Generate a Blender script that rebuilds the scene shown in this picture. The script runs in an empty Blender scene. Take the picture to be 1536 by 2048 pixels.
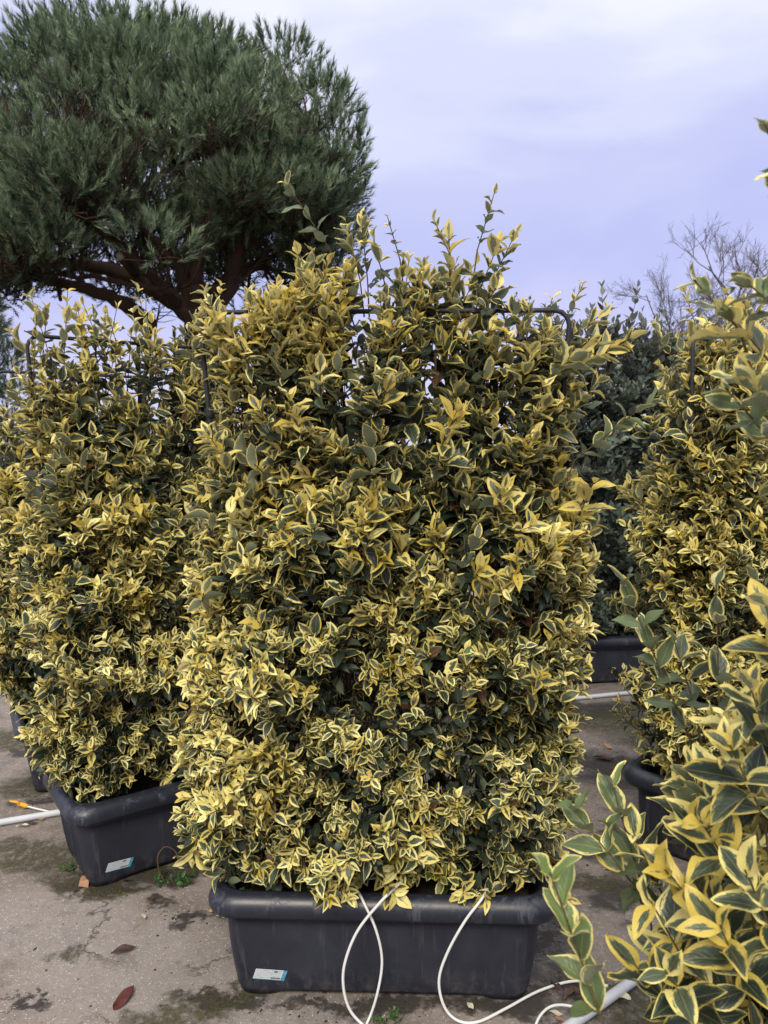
import bpy, math, random
import numpy as np
from mathutils import Vector, Matrix

# ------------------------------------------------------------------ camera, world, sun, exposure
scene = bpy.context.scene
COL = scene.collection
CAM_H, PITCH, FPX = 1.32, math.radians(4.9), 1540.0
cam_data = bpy.data.cameras.new('camera')
cam_data.sensor_fit = 'VERTICAL'
cam_data.sensor_height = 34.6
cam_data.lens = 34.6 * FPX / 2048.0
cam_data.clip_start = 0.05
cam_data.clip_end = 600.0
cam_data.dof.use_dof = True
cam_data.dof.focus_distance = 1.9
cam_data.dof.aperture_fstop = 8.5
cam = bpy.data.objects.new('camera', cam_data)
cam.location = (0, 0, CAM_H)
cam.rotation_euler = (math.radians(90) - PITCH, 0, 0)
COL.objects.link(cam)
scene.camera = cam

SUN_EL, SUN_AZ = math.radians(44), math.radians(192)     # azimuth clockwise from +Y (camera direction)
world = bpy.data.worlds.new('World')
scene.world = world
world.use_nodes = True
wn, wl = world.node_tree.nodes, world.node_tree.links
wn.clear()
w_out = wn.new('ShaderNodeOutputWorld')
w_bg = wn.new('ShaderNodeBackground')
w_bg.inputs['Strength'].default_value = 0.0485
sky = wn.new('ShaderNodeTexSky')
sky.sky_type = 'NISHITA'
sky.sun_disc = False
sky.sun_elevation = SUN_EL
sky.sun_rotation = SUN_AZ
tc = wn.new('ShaderNodeTexCoord')
sep = wn.new('ShaderNodeSeparateXYZ')
wl.new(tc.outputs['Generated'], sep.inputs[0])
mp = wn.new('ShaderNodeMapping')
mp.inputs['Scale'].default_value = (1.0, 1.0, 2.2)
wl.new(tc.outputs['Generated'], mp.inputs[0])
nz = wn.new('ShaderNodeTexNoise')
nz.inputs['Scale'].default_value = 2.1
nz.inputs['Detail'].default_value = 5
nz.inputs['Roughness'].default_value = 0.5
nz.inputs['Distortion'].default_value = 0.4
wl.new(mp.outputs[0], nz.inputs['Vector'])
ma = wn.new('ShaderNodeMath'); ma.operation = 'MULTIPLY_ADD'
ma.inputs[1].default_value = 0.50; ma.inputs[2].default_value = -0.25
wl.new(nz.outputs['Fac'], ma.inputs[0])
mb = wn.new('ShaderNodeMath'); mb.operation = 'ADD'
wl.new(ma.outputs[0], mb.inputs[0]); wl.new(sep.outputs['Z'], mb.inputs[1])
cr = wn.new('ShaderNodeValToRGB')
cr.color_ramp.interpolation = 'EASE'
els = cr.color_ramp.elements
els[0].position = 0.0; els[0].color = (0.62, 0.62, 0.88, 1)
els[1].position = 1.0; els[1].color = (0.98, 0.98, 1.0, 1)
for p_, c_ in ((0.14, (0.58, 0.585, 0.89, 1)), (0.24, (0.50, 0.53, 0.86, 1)), (0.32, (0.55, 0.58, 0.87, 1)), (0.40, (0.67, 0.70, 0.92, 1)), (0.48, (0.84, 0.86, 0.96, 1)), (0.62, (0.95, 0.95, 1.0, 1))):
    e_ = els.new(p_); e_.color = c_
wl.new(mb.outputs[0], cr.inputs[0])
gain = wn.new('ShaderNodeVectorMath'); gain.operation = 'SCALE'
gain.inputs['Scale'].default_value = 10.0
wl.new(cr.outputs[0], gain.inputs[0])
zen = wn.new('ShaderNodeMapRange'); zen.interpolation_type = 'SMOOTHSTEP'      # an overcast sky brightens toward the zenith
zen.inputs[1].default_value = 0.45; zen.inputs[2].default_value = 1.0; zen.inputs[3].default_value = 10.0; zen.inputs[4].default_value = 17.0
wl.new(sep.outputs['Z'], zen.inputs[0]); wl.new(zen.outputs[0], gain.inputs['Scale'])
mixw = wn.new('ShaderNodeMix'); mixw.data_type = 'RGBA'
mixw.inputs[0].default_value = 0.94
wl.new(sky.outputs[0], mixw.inputs[6]); wl.new(gain.outputs[0], mixw.inputs[7])
wl.new(mixw.outputs[2], w_bg.inputs['Color'])
wl.new(w_bg.outputs[0], w_out.inputs['Surface'])

sun_d = bpy.data.lights.new('sun', 'SUN')
sun_d.energy = 1.5
sun_d.angle = math.radians(24)
sun_d.color = (1.0, 0.91, 0.74)
sun = bpy.data.objects.new('sun', sun_d)
sun_dir = Vector((math.sin(SUN_AZ) * math.cos(SUN_EL), math.cos(SUN_AZ) * math.cos(SUN_EL), math.sin(SUN_EL)))
sun.rotation_euler = sun_dir.to_track_quat('Z', 'Y').to_euler()
COL.objects.link(sun)

vs = scene.view_settings
vs.view_transform = 'Standard'
vs.look = 'None'
vs.exposure = 1.22
vs.gamma = 1.0
vs.use_curve_mapping = False
try:
    scene.cycles.max_bounces = 6
    scene.cycles.diffuse_bounces = 3
    scene.cycles.glossy_bounces = 2
    scene.cycles.transmission_bounces = 3
    scene.cycles.transparent_max_bounces = 4
    scene.cycles.use_denoising = True
except Exception:
    pass

# ------------------------------------------------------------------ small helpers
CP, SP = math.cos(PITCH), math.sin(PITCH)

def at(px, py, Y):
    """World point seen at photograph pixel (px, py) at depth Y."""
    dx, dy = (px - 768) / FPX, (1024 - py) / FPX
    t = Y / (CP + dy * SP)
    return np.array((dx * t, Y, CAM_H + (-SP + dy * CP) * t))

def on_ground(px, py, z=0.0):
    dx, dy = (px - 768) / FPX, (1024 - py) / FPX
    t = (CAM_H - z) / (SP - dy * CP)
    return np.array((dx * t, t * (CP + dy * SP), z))

def project(P):
    x, y, z = P[:, 0], P[:, 1], P[:, 2] - CAM_H
    depth = y * CP - z * SP
    up = y * SP + z * CP
    return 768 + FPX * x / depth, 1024 - FPX * up / depth, depth

def nrm(v):
    return v / np.maximum(np.linalg.norm(v, axis=-1, keepdims=True), 1e-9)

def tag(o, label=None, cat=None, group=None, kind=None):
    if label: o['label'] = label
    if cat: o['category'] = cat
    if group: o['group'] = group
    if kind: o['kind'] = kind
    return o

def empty(name, loc=(0, 0, 0), rz=0.0):
    o = bpy.data.objects.new(name, None)
    o.location = loc
    o.rotation_euler = (0, 0, rz)
    o.empty_display_size = 0.1
    COL.objects.link(o)
    return o

def link(name, me, parent=None):
    o = bpy.data.objects.new(name, me)
    COL.objects.link(o)
    if parent is not None:
        o.parent = parent
    return o

def quad_mesh(name, V, F, mat, attrs=None, smooth=True):
    """V (n,3), F (m,k) with k 3 or 4; fast build."""
    me = bpy.data.meshes.new(name)
    V = np.ascontiguousarray(V, dtype=np.float32)
    F = np.ascontiguousarray(F, dtype=np.int32)
    m, k = F.shape
    me.vertices.add(len(V)); me.vertices.foreach_set('co', V.ravel())
    me.loops.add(m * k); me.loops.foreach_set('vertex_index', F.ravel())
    me.polygons.add(m)
    me.polygons.foreach_set('loop_start', np.arange(0, m * k, k, dtype=np.int32))
    me.polygons.foreach_set('use_smooth', np.full(m, smooth, dtype=bool))
    me.update(calc_edges=True)
    for an, (ty, arr) in (attrs or {}).items():
        a = me.attributes.new(an, ty, 'POINT')
        key = 'vector' if ty == 'FLOAT_VECTOR' else 'color'
        a.data.foreach_set(key, np.ascontiguousarray(arr, dtype=np.float32).ravel())
    if mat is not None:
        me.materials.append(mat)
    return me

def py_mesh(name, V, F, mat, smooth=True):
    me = bpy.data.meshes.new(name)
    me.from_pydata([tuple(map(float, v)) for v in V], [], [tuple(int(i) for i in f) for f in F])
    if smooth:
        me.polygons.foreach_set('use_smooth', [True] * len(me.polygons))
    if mat is not None:
        me.materials.append(mat)
    me.update()
    return me

def smooth_path(P, n):
    """Catmull-Rom resample of control points."""
    P = np.asarray(P, float)
    Q = np.vstack([2 * P[0] - P[1], P, 2 * P[-1] - P[-2]])
    segs = len(P) - 1
    out = []
    for t in np.linspace(0, segs, n):
        i = min(int(t), segs - 1); f = t - i
        a, b, c, d = Q[i], Q[i + 1], Q[i + 2], Q[i + 3]
        out.append(0.5 * (2 * b + (c - a) * f + (2 * a - 5 * b + 4 * c - d) * f * f + (3 * b - a - 3 * c + d) * f ** 3))
    return np.array(out)

def tube_arrays(P, R, sides=8, cap=True):
    P = np.asarray(P, float); n = len(P)
    R = np.full(n, R) if np.isscalar(R) else np.asarray(R, float)
    T = nrm(np.gradient(P, axis=0))
    ref = np.array((0.31, 0.21, 0.93)) if abs(T[0][2]) < 0.9 else np.array((0.93, 0.31, 0.2))
    X = nrm(np.cross(T[0], ref)[None])[0]
    V = []
    for i in range(n):
        X = X - T[i] * X.dot(T[i]); X = X / max(np.linalg.norm(X), 1e-9)
        Yv = np.cross(T[i], X)
        for s in range(sides):
            a = 2 * math.pi * s / sides
            V.append(P[i] + R[i] * (math.cos(a) * X + math.sin(a) * Yv))
    F = []
    for i in range(n - 1):
        for s in range(sides):
            s2 = (s + 1) % sides
            F.append((i * sides + s, i * sides + s2, (i + 1) * sides + s2, (i + 1) * sides + s))
    return np.array(V), F

def tube_mesh(name, P, R, mat, sides=8):
    V, F = tube_arrays(P, R, sides)
    n = len(V) // sides
    F = list(F) + [tuple(range(sides))[::-1], tuple((n - 1) * sides + s for s in range(sides))]
    return py_mesh(name, V, F, mat)

def tubes_joined(name, A, B, C, r0, r1, mat, sides=3):
    """Many short three-point twigs A-B-C joined into one mesh (vectorised)."""
    n = len(A)
    P = np.stack([A, B, C], 1)
    R = np.stack([r0, (r0 + r1) * 0.5, r1], 1)
    T = nrm(C - A)
    ref = np.tile(np.array((0.37, 0.53, 0.76)), (n, 1))
    X = nrm(np.cross(T, ref)); Yv = np.cross(T, X)
    V = np.zeros((n, 3, sides, 3))
    for s in range(sides):
        a = 2 * math.pi * s / sides
        V[:, :, s] = P + R[..., None] * (math.cos(a) * X + math.sin(a) * Yv)[:, None]
    base = (np.arange(n) * 3 * sides)[:, None]
    F = []
    for i in range(2):
        for s in range(sides):
            s2 = (s + 1) % sides
            F.append([i * sides + s, i * sides + s2, (i + 1) * sides + s2, (i + 1) * sides + s])
    F = (np.array(F)[None] + base[..., None]).reshape(-1, 4)
    return quad_mesh(name, V.reshape(-1, 3), F, mat)

# ------------------------------------------------------------------ node helper
class NT:
    def __init__(self, name):
        self.m = bpy.data.materials.new(name)
        self.m.use_nodes = True
        self.t = self.m.node_tree
        self.t.nodes.clear()
        self.out = self.t.nodes.new('ShaderNodeOutputMaterial')
    def n(self, ty, **kw):
        nd = self.t.nodes.new(ty)
        for k, v in kw.items():
            setattr(nd, k, v)
        return nd
    def put(self, sock, val):
        if isinstance(val, bpy.types.NodeSocket):
            self.t.links.new(val, sock)
        elif val is not None:
            if sock.type == 'RGBA' and len(val) == 3:
                val = (*val, 1)
            sock.default_value = val
    def math(self, op, a, b=None, c=None, clamp=False):
        nd = self.n('ShaderNodeMath', operation=op, use_clamp=clamp)
        for i, v in enumerate((a, b, c)):
            self.put(nd.inputs[i], v)
        return nd.outputs[0]
    def mix(self, f, a, b, mode='MIX'):
        nd = self.n('ShaderNodeMix', data_type='RGBA', blend_type=mode)
        self.put(nd.inputs[0], f); self.put(nd.inputs[6], a); self.put(nd.inputs[7], b)
        return nd.outputs[2]
    def noise(self, vec, scale, detail=3, rough=0.5, dist=0.0):
        nd = self.n('ShaderNodeTexNoise')
        self.put(nd.inputs['Vector'], vec)
        nd.inputs['Scale'].default_value = scale; nd.inputs['Detail'].default_value = detail
        nd.inputs['Roughness'].default_value = rough; nd.inputs['Distortion'].default_value = dist
        return nd.outputs['Fac']
    def vor(self, vec, scale, feature='F1', out='Distance'):
        nd = self.n('ShaderNodeTexVoronoi', feature=feature)
        self.put(nd.inputs['Vector'], vec); nd.inputs['Scale'].default_value = scale
        return nd.outputs[out]
    def step(self, v, lo, hi):
        nd = self.n('ShaderNodeMapRange', interpolation_type='SMOOTHSTEP')
        self.put(nd.inputs[0], v); self.put(nd.inputs[1], lo); self.put(nd.inputs[2], hi)
        return nd.outputs[0]
    def attr(self, name):
        return self.n('ShaderNodeAttribute', attribute_name=name)
    def bump(self, h, strength, dist):
        nd = self.n('ShaderNodeBump')
        nd.inputs['Strength'].default_value = strength; nd.inputs['Distance'].default_value = dist
        self.put(nd.inputs['Height'], h)
        return nd.outputs[0]
    def bsdf(self, color, rough=0.5, spec=0.4, normal=None, metallic=0.0):
        b = self.n('ShaderNodeBsdfPrincipled')
        self.put(b.inputs['Base Color'], color); self.put(b.inputs['Roughness'], rough)
        self.put(b.inputs['Specular IOR Level'], spec); self.put(b.inputs['Metallic'], metallic)
        if normal is not None:
            self.put(b.inputs['Normal'], normal)
        return b.outputs[0]
    def done(self, sh):
        self.t.links.new(sh, self.out.inputs['Surface'])
        return self.m
    def pos(self):
        return self.n('ShaderNodeNewGeometry').outputs['Position']
    def obj(self):
        return self.n('ShaderNodeTexCoord').outputs['Object']

# ------------------------------------------------------------------ materials
def leaf_material(name, gold, cream, dark, mid, back, back_edge, transl=0.30, variegated=True, rough=0.38, spec=0.45):
    m = NT(name)
    luv = m.attr('luv'); lc = m.attr('lcol')
    su = m.n('ShaderNodeSeparateXYZ'); m.put(su.inputs[0], luv.outputs['Vector'])
    sc = m.n('ShaderNodeSeparateColor'); m.put(sc.inputs[0], lc.outputs['Color'])
    u, v, rid = su.outputs
    yel, age, rnd = sc.outputs
    au = m.math('ABSOLUTE', u)
    cv = m.n('ShaderNodeCombineXYZ')
    m.put(cv.inputs[0], m.math('MULTIPLY', u, 1.3))
    m.put(cv.inputs[1], m.math('MULTIPLY_ADD', au, -0.55, v))       # slanted like the side veins
    m.put(cv.inputs[2], m.math('MULTIPLY', rid, 41.0))
    nse = m.noise(cv.outputs[0], 4.3, 4, 0.66)
    nse2 = m.noise(cv.outputs[0], 7.5, 2, 0.5)
    vein = m.math('SINE', m.math('MULTIPLY_ADD', m.math('MULTIPLY_ADD', au, -0.45, v), 44.0, 0))
    tint = m.math('MULTIPLY_ADD', rnd, 0.5, 0.75)
    if variegated:
        par = m.math('MULTIPLY', m.math('MULTIPLY', v, 4.0), m.math('SUBTRACT', 1.0, v))
        e = m.math('MULTIPLY', m.math('SUBTRACT', 1.0, au), m.math('POWER', par, 0.6))
        f = m.math('ADD', e, m.math('MULTIPLY_ADD', nse, 1.15, -0.575))
        f = m.math('MAXIMUM', m.math('MINIMUM', f, m.math('MULTIPLY_ADD', e, 6.0, -0.35)), m.math('MULTIPLY_ADD', yel, -9.0, 0.9))
        th = m.math('MULTIPLY_ADD', yel, 0.86, 0.06)
        g = m.step(m.math('SUBTRACT', f, th), -0.02, 0.05)
        g2 = m.step(m.math('SUBTRACT', m.math('MULTIPLY_ADD', nse2, 0.5, f), th), 0.25, 0.62)
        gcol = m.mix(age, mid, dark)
        gcol = m.mix(m.math('MULTIPLY', lc.outputs['Alpha'], 0.85), gcol, (0.15, 0.22, 0.065))
        gcol = m.mix(m.math('MULTIPLY', m.math('SUBTRACT', 1.0, g2), 0.6), gcol, [c * 2.0 for c in mid])
        ycol = m.mix(rnd, gold, cream)
        col = m.mix(g, ycol, gcol)
        bcol = m.mix(g, m.mix(0.5, ycol, back_edge), back)
    else:
        col = m.mix(age, mid, dark)
        col = m.mix(m.math('MULTIPLY', nse2, 0.5), col, [c * 1.6 for c in mid])
        bcol = m.mix(nse, back, back_edge)
    dead = m.math('MULTIPLY', m.step(rid, 0.991, 0.993), 0.92)
    col = m.mix(dead, col, (0.075, 0.028, 0.016))
    bcol = m.mix(dead, bcol, (0.11, 0.05, 0.03))
    speck = m.math('MULTIPLY', m.step(m.noise(cv.outputs[0], 13.0, 2, 0.6), 0.70, 0.76), 0.55)
    col = m.mix(speck, col, (0.055, 0.045, 0.018))
    rib = m.step(au, 0.01, 0.06)
    col = m.mix(m.math('MULTIPLY', m.math('SUBTRACT', 1.0, rib), 0.16), col, cream)
    tn = m.n('ShaderNodeVectorMath', operation='SCALE')
    m.put(tn.inputs[0], col); m.put(tn.inputs['Scale'], tint)
    bf = m.n('ShaderNodeNewGeometry').outputs['Backfacing']
    fin = m.mix(bf, tn.outputs[0], bcol)
    nb = m.bump(m.math('MULTIPLY_ADD', vein, 0.35, nse2), 0.22, 0.0022)
    r_ = m.math('MULTIPLY_ADD', bf, 0.25, rough)
    p = m.bsdf(fin, r_, spec, nb)
    tr = m.n('ShaderNodeBsdfTranslucent')
    m.put(tr.inputs['Color'], fin)
    mx = m.n('ShaderNodeMixShader')
    mx.inputs[0].default_value = transl
    m.t.links.new(p, mx.inputs[1]); m.t.links.new(tr.outputs[0], mx.inputs[2])
    return m.done(mx.outputs[0])

M_LEAF = leaf_material('variegated_leaf', (0.70, 0.52, 0.070), (0.77, 0.70, 0.29), (0.011, 0.023, 0.016), (0.080, 0.104, 0.064),
                       (0.20, 0.225, 0.135), (0.60, 0.56, 0.28))
M_SILVER = leaf_material('silverberry_leaf', (0.3, 0.3, 0.2), (0.16, 0.19, 0.14), (0.020, 0.034, 0.024), (0.075, 0.10, 0.075),
                         (0.17, 0.19, 0.155), (0.24, 0.25, 0.20), transl=0.12, variegated=False)
M_WEED = leaf_material('weed_leaf', (0.2, 0.3, 0.05), (0.12, 0.2, 0.05), (0.02, 0.06, 0.015), (0.05, 0.14, 0.03),
                       (0.07, 0.14, 0.05), (0.1, 0.16, 0.06), variegated=False)

def bark(name, a, b, scale):
    m = NT(name)
    n1 = m.noise(m.obj(), scale, 4, 0.6)
    return m.done(m.bsdf(m.mix(n1, a, b), 0.85, 0.2, m.bump(n1, 0.6, 0.01)))
M_TWIG = bark('privet_twig', (0.045, 0.026, 0.016), (0.13, 0.085, 0.05), 60)
M_GREENTWIG = bark('young_twig', (0.10, 0.045, 0.035), (0.17, 0.15, 0.06), 60)
M_PINEBARK = bark('pine_bark', (0.030, 0.020, 0.016), (0.095, 0.058, 0.042), 9)
M_GREYBARK = bark('grey_bark', (0.09, 0.08, 0.08), (0.17, 0.15, 0.145), 12)
M_SAWN = bark('sawn_wood', (0.36, 0.30, 0.25), (0.52, 0.46, 0.40), 14)

def pine_material():
    m = NT('pine_needles')
    lc = m.attr('lcol')
    sc = m.n('ShaderNodeSeparateColor'); m.put(sc.inputs[0], lc.outputs['Color'])
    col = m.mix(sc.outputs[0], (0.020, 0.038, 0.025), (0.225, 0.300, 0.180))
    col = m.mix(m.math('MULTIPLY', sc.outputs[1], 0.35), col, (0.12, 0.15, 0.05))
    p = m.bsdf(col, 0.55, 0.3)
    tr = m.n('ShaderNodeBsdfTranslucent'); m.put(tr.inputs['Color'], col)
    mx = m.n('ShaderNodeMixShader'); mx.inputs[0].default_value = 0.15
    m.t.links.new(p, mx.inputs[1]); m.t.links.new(tr.outputs[0], mx.inputs[2])
    return m.done(mx.outputs[0])
M_PINE = pine_material()

def plastic_material():
    m = NT('planter_plastic')
    o = m.obj()
    n1 = m.noise(o, 9, 5, 0.6)
    n2 = m.noise(o, 160, 3, 0.6)
    mp_ = m.n('ShaderNodeMapping'); mp_.inputs['Scale'].default_value = (60, 60, 5)
    m.put(mp_.inputs[0], o)
    streak = m.step(m.noise(mp_.outputs[0], 1.0, 4, 0.6, 0.6), 0.54, 0.70)
    col = m.mix(m.step(n1, 0.35, 0.7), (0.0135, 0.0155, 0.0250), (0.021, 0.0235, 0.036))
    col = m.mix(m.math('MULTIPLY', n2, 0.35), col, (0.032, 0.035, 0.048))
    spz = m.n('ShaderNodeSeparateXYZ'); m.put(spz.inputs[0], o)
    # dried splash marks at the base, lime streaks elsewhere
    dust = m.math('MULTIPLY', m.step(spz.outputs[2], 0.10, 0.0), m.step(m.noise(o, 26, 5, 0.65), 0.42, 0.7))
    col = m.mix(m.math('MULTIPLY', dust, 0.6), col, (0.10, 0.088, 0.078))
    col = m.mix(m.math('MULTIPLY', streak, 0.22), col, (0.13, 0.135, 0.16))
    rough = m.math('MULTIPLY_ADD', m.step(n1, 0.4, 0.65), 0.16, 0.44)
    return m.done(m.bsdf(col, rough, 0.42, m.bump(n2, 0.25, 0.001)))
M_PLASTIC = plastic_material()

def rim_material():
    m = NT('wet_planter_rim')
    o = m.obj()
    mp_ = m.n('ShaderNodeMapping'); mp_.inputs['Scale'].default_value = (48, 48, 9)
    m.put(mp_.inputs[0], o)
    a = m.noise(mp_.outputs[0], 1.0, 5, 0.65, 1.1)
    drip = m.step(a, 0.50, 0.60)
    spot = m.step(m.noise(o, 11, 4, 0.6), 0.42, 0.62)
    mk = m.math('MULTIPLY', drip, spot)
    n2 = m.noise(o, 160, 3, 0.6)
    col = m.mix(m.math('MULTIPLY', mk, 0.45), (0.0150, 0.0175, 0.0280), (0.085, 0.092, 0.125))
    rough = m.math('MULTIPLY_ADD', mk, 0.20, 0.38)
    return m.done(m.bsdf(col, rough, 0.5, m.bump(m.math('MULTIPLY_ADD', mk, 0.6, n2), 0.2, 0.001)))
M_RIM = rim_material()

def sticker_material():
    m = NT('printed_sticker')
    o = m.n('ShaderNodeTexCoord').outputs['UV']
    s = m.n('ShaderNodeSeparateXYZ'); m.put(s.inputs[0], o)
    u, v = s.outputs[0], s.outputs[1]
    mp_ = m.n('ShaderNodeMapping'); mp_.inputs['Scale'].default_value = (46, 5.5, 1)
    m.put(mp_.inputs[0], o)
    ink = m.step(m.noise(mp_.outputs[0], 1.0, 2, 0.7), 0.50, 0.60)
    row = m.step(m.math('SINE', m.math('MULTIPLY', v, 38.0)), -0.1, 0.3)
    left = m.math('MULTIPLY', m.math('GREATER_THAN', u, 0.06), m.math('LESS_THAN', u, 0.84))
    ink = m.math('MULTIPLY', m.math('MULTIPLY', ink, row), left)
    col = m.mix(m.math('MULTIPLY', ink, 0.95), (0.50, 0.54, 0.56), (0.07, 0.09, 0.12))
    # emblem and the blue patterned end band
    dx = m.math('DIVIDE', m.math('SUBTRACT', u, 0.66), 0.07); dy = m.math('DIVIDE', m.math('SUBTRACT', v, 0.80), 0.10)
    em = m.math('LESS_THAN', m.math('ADD', m.math('MULTIPLY', dx, dx), m.math('MULTIPLY', dy, dy)), 1.0)
    col = m.mix(m.math('MULTIPLY', em, 0.85), col, (0.03, 0.10, 0.18))
    bar = m.math('MULTIPLY', m.math('GREATER_THAN', u, 0.56), m.math('MULTIPLY', m.math('LESS_THAN', v, 0.26), m.math('LESS_THAN', u, 0.86)))
    bar = m.math('MULTIPLY', bar, m.math('GREATER_THAN', v, 0.12))
    col = m.mix(m.math('MULTIPLY', bar, m.math('MULTIPLY_ADD', m.noise(mp_.outputs[0], 2.0, 1), 0.7, 0.45)), col, (0.03, 0.03, 0.05))
    edge = m.math('GREATER_THAN', u, 0.88)
    edge2 = m.math('MAXIMUM', edge, m.math('LESS_THAN', v, 0.06))
    pat = m.step(m.vor(o, 14), 0.2, 0.4)
    col = m.mix(edge2, col, m.mix(pat, (0.30, 0.50, 0.58), (0.05, 0.24, 0.38)))
    return m.done(m.bsdf(col, 0.35, 0.5))
M_STICK = sticker_material()

def plain(name, col, rough=0.5, spec=0.4, var=0.25, scale=40, bumpd=0.0006, metallic=0.0):
    m = NT(name)
    n1 = m.noise(m.obj(), scale, 4, 0.6)
    c = m.mix(n1, [x * (1 - var) for x in col], [x * (1 + var) for x in col])
    return m.done(m.bsdf(c, rough, spec, m.bump(n1, 0.3, bumpd), metallic))
M_TUBE = plain('white_tube', (0.66, 0.66, 0.65), 0.35, 0.4, 0.10, 30)
M_PIPE = plain('white_pipe', (0.50, 0.52, 0.55), 0.45, 0.4, 0.22, 22)
M_STEEL = plain('trellis_steel', (0.022, 0.024, 0.030), 0.55, 0.3, 0.3, 60)
M_TIE = plain('green_tie', (0.012, 0.13, 0.085), 0.5, 0.4, 0.2, 60)
M_ORANGE = plain('orange_plastic', (0.70, 0.33, 0.02), 0.45, 0.4, 0.15, 60)
M_SOIL = plain('potting_soil', (0.020, 0.015, 0.012), 0.95, 0.2, 0.6, 90, 0.01)
M_BROWN = plain('brown_dead_leaf', (0.055, 0.028, 0.022), 0.5, 0.45, 0.5, 90, 0.002)
M_REDDISH = plain('red_dead_leaf', (0.075, 0.018, 0.014), 0.5, 0.4, 0.75, 60, 0.002)
M_TAN = plain('tan_dead_leaf', (0.36, 0.20, 0.11), 0.6, 0.3, 0.4, 70, 0.002)
M_CREAM = plain('cream_fallen_leaf', (0.52, 0.50, 0.36), 0.5, 0.3, 0.25, 70, 0.001)
M_LITTER = plain('dark_litter', (0.030, 0.022, 0.018), 0.8, 0.3, 0.6, 40, 0.002)

MOSS = [(95, 1720, .22, .10), (150, 1765, .13, .07), (60, 1692, .15, .06), (205, 1785, .13, .05), (330, 1730, .16, .06), (400, 1735, .10, .04),
        (60, 1572, .16, .10), (395, 2020, .10, .055), (330, 2040, .10, .05), (450, 1995, .07, .05), (1270, 2010, .10, .09), (1230, 1445, .30, .16),
        (1330, 1480, .25, .15), (1190, 1765, .10, .05), (20, 1480, .3, .15), (1290, 1780, .10, .06), (140, 1900, .06, .04)]
DAMP_SHADE = [(165, 1775, .10, .05), (330, 1750, .20, .05), (190, 1745, .06, .05), (85, 1600, .08, .04), (480, 1998, .07, .025), (330, 1800, .05, .03), (650, 2006, .12, .02), (1262, 1720, .12, .07), (1060, 2000, .06, .03), (60, 2000, .03, .02), (1105, 1870, .075, .17), (1120, 1960, .09, .06), (980, 2010, .20, .045), (1230, 1540, .22, .20), (1240, 1690, .16, .10), (1180, 1700, .10, .06),
        (370, 1840, .06, .03), (430, 1992, .09, .035), (215, 1775, .16, .04), (800, 2012, .16, .035), (110, 1555, .13, .08), (45, 1505, .10, .04), (1190, 1420, .3, .15), (1220, 1790, .09, .09)]  # damp stains; spots round the planter bases also paint in contact shade
WET = [(1100, 1875, .06, .17), (1075, 1950, .04, .06)]
PALE = [(1100, 2030, .07, .05), (560, 2020, .30, .05), (60, 1850, .35, .16), (300, 1930, .3, .2)]

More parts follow.
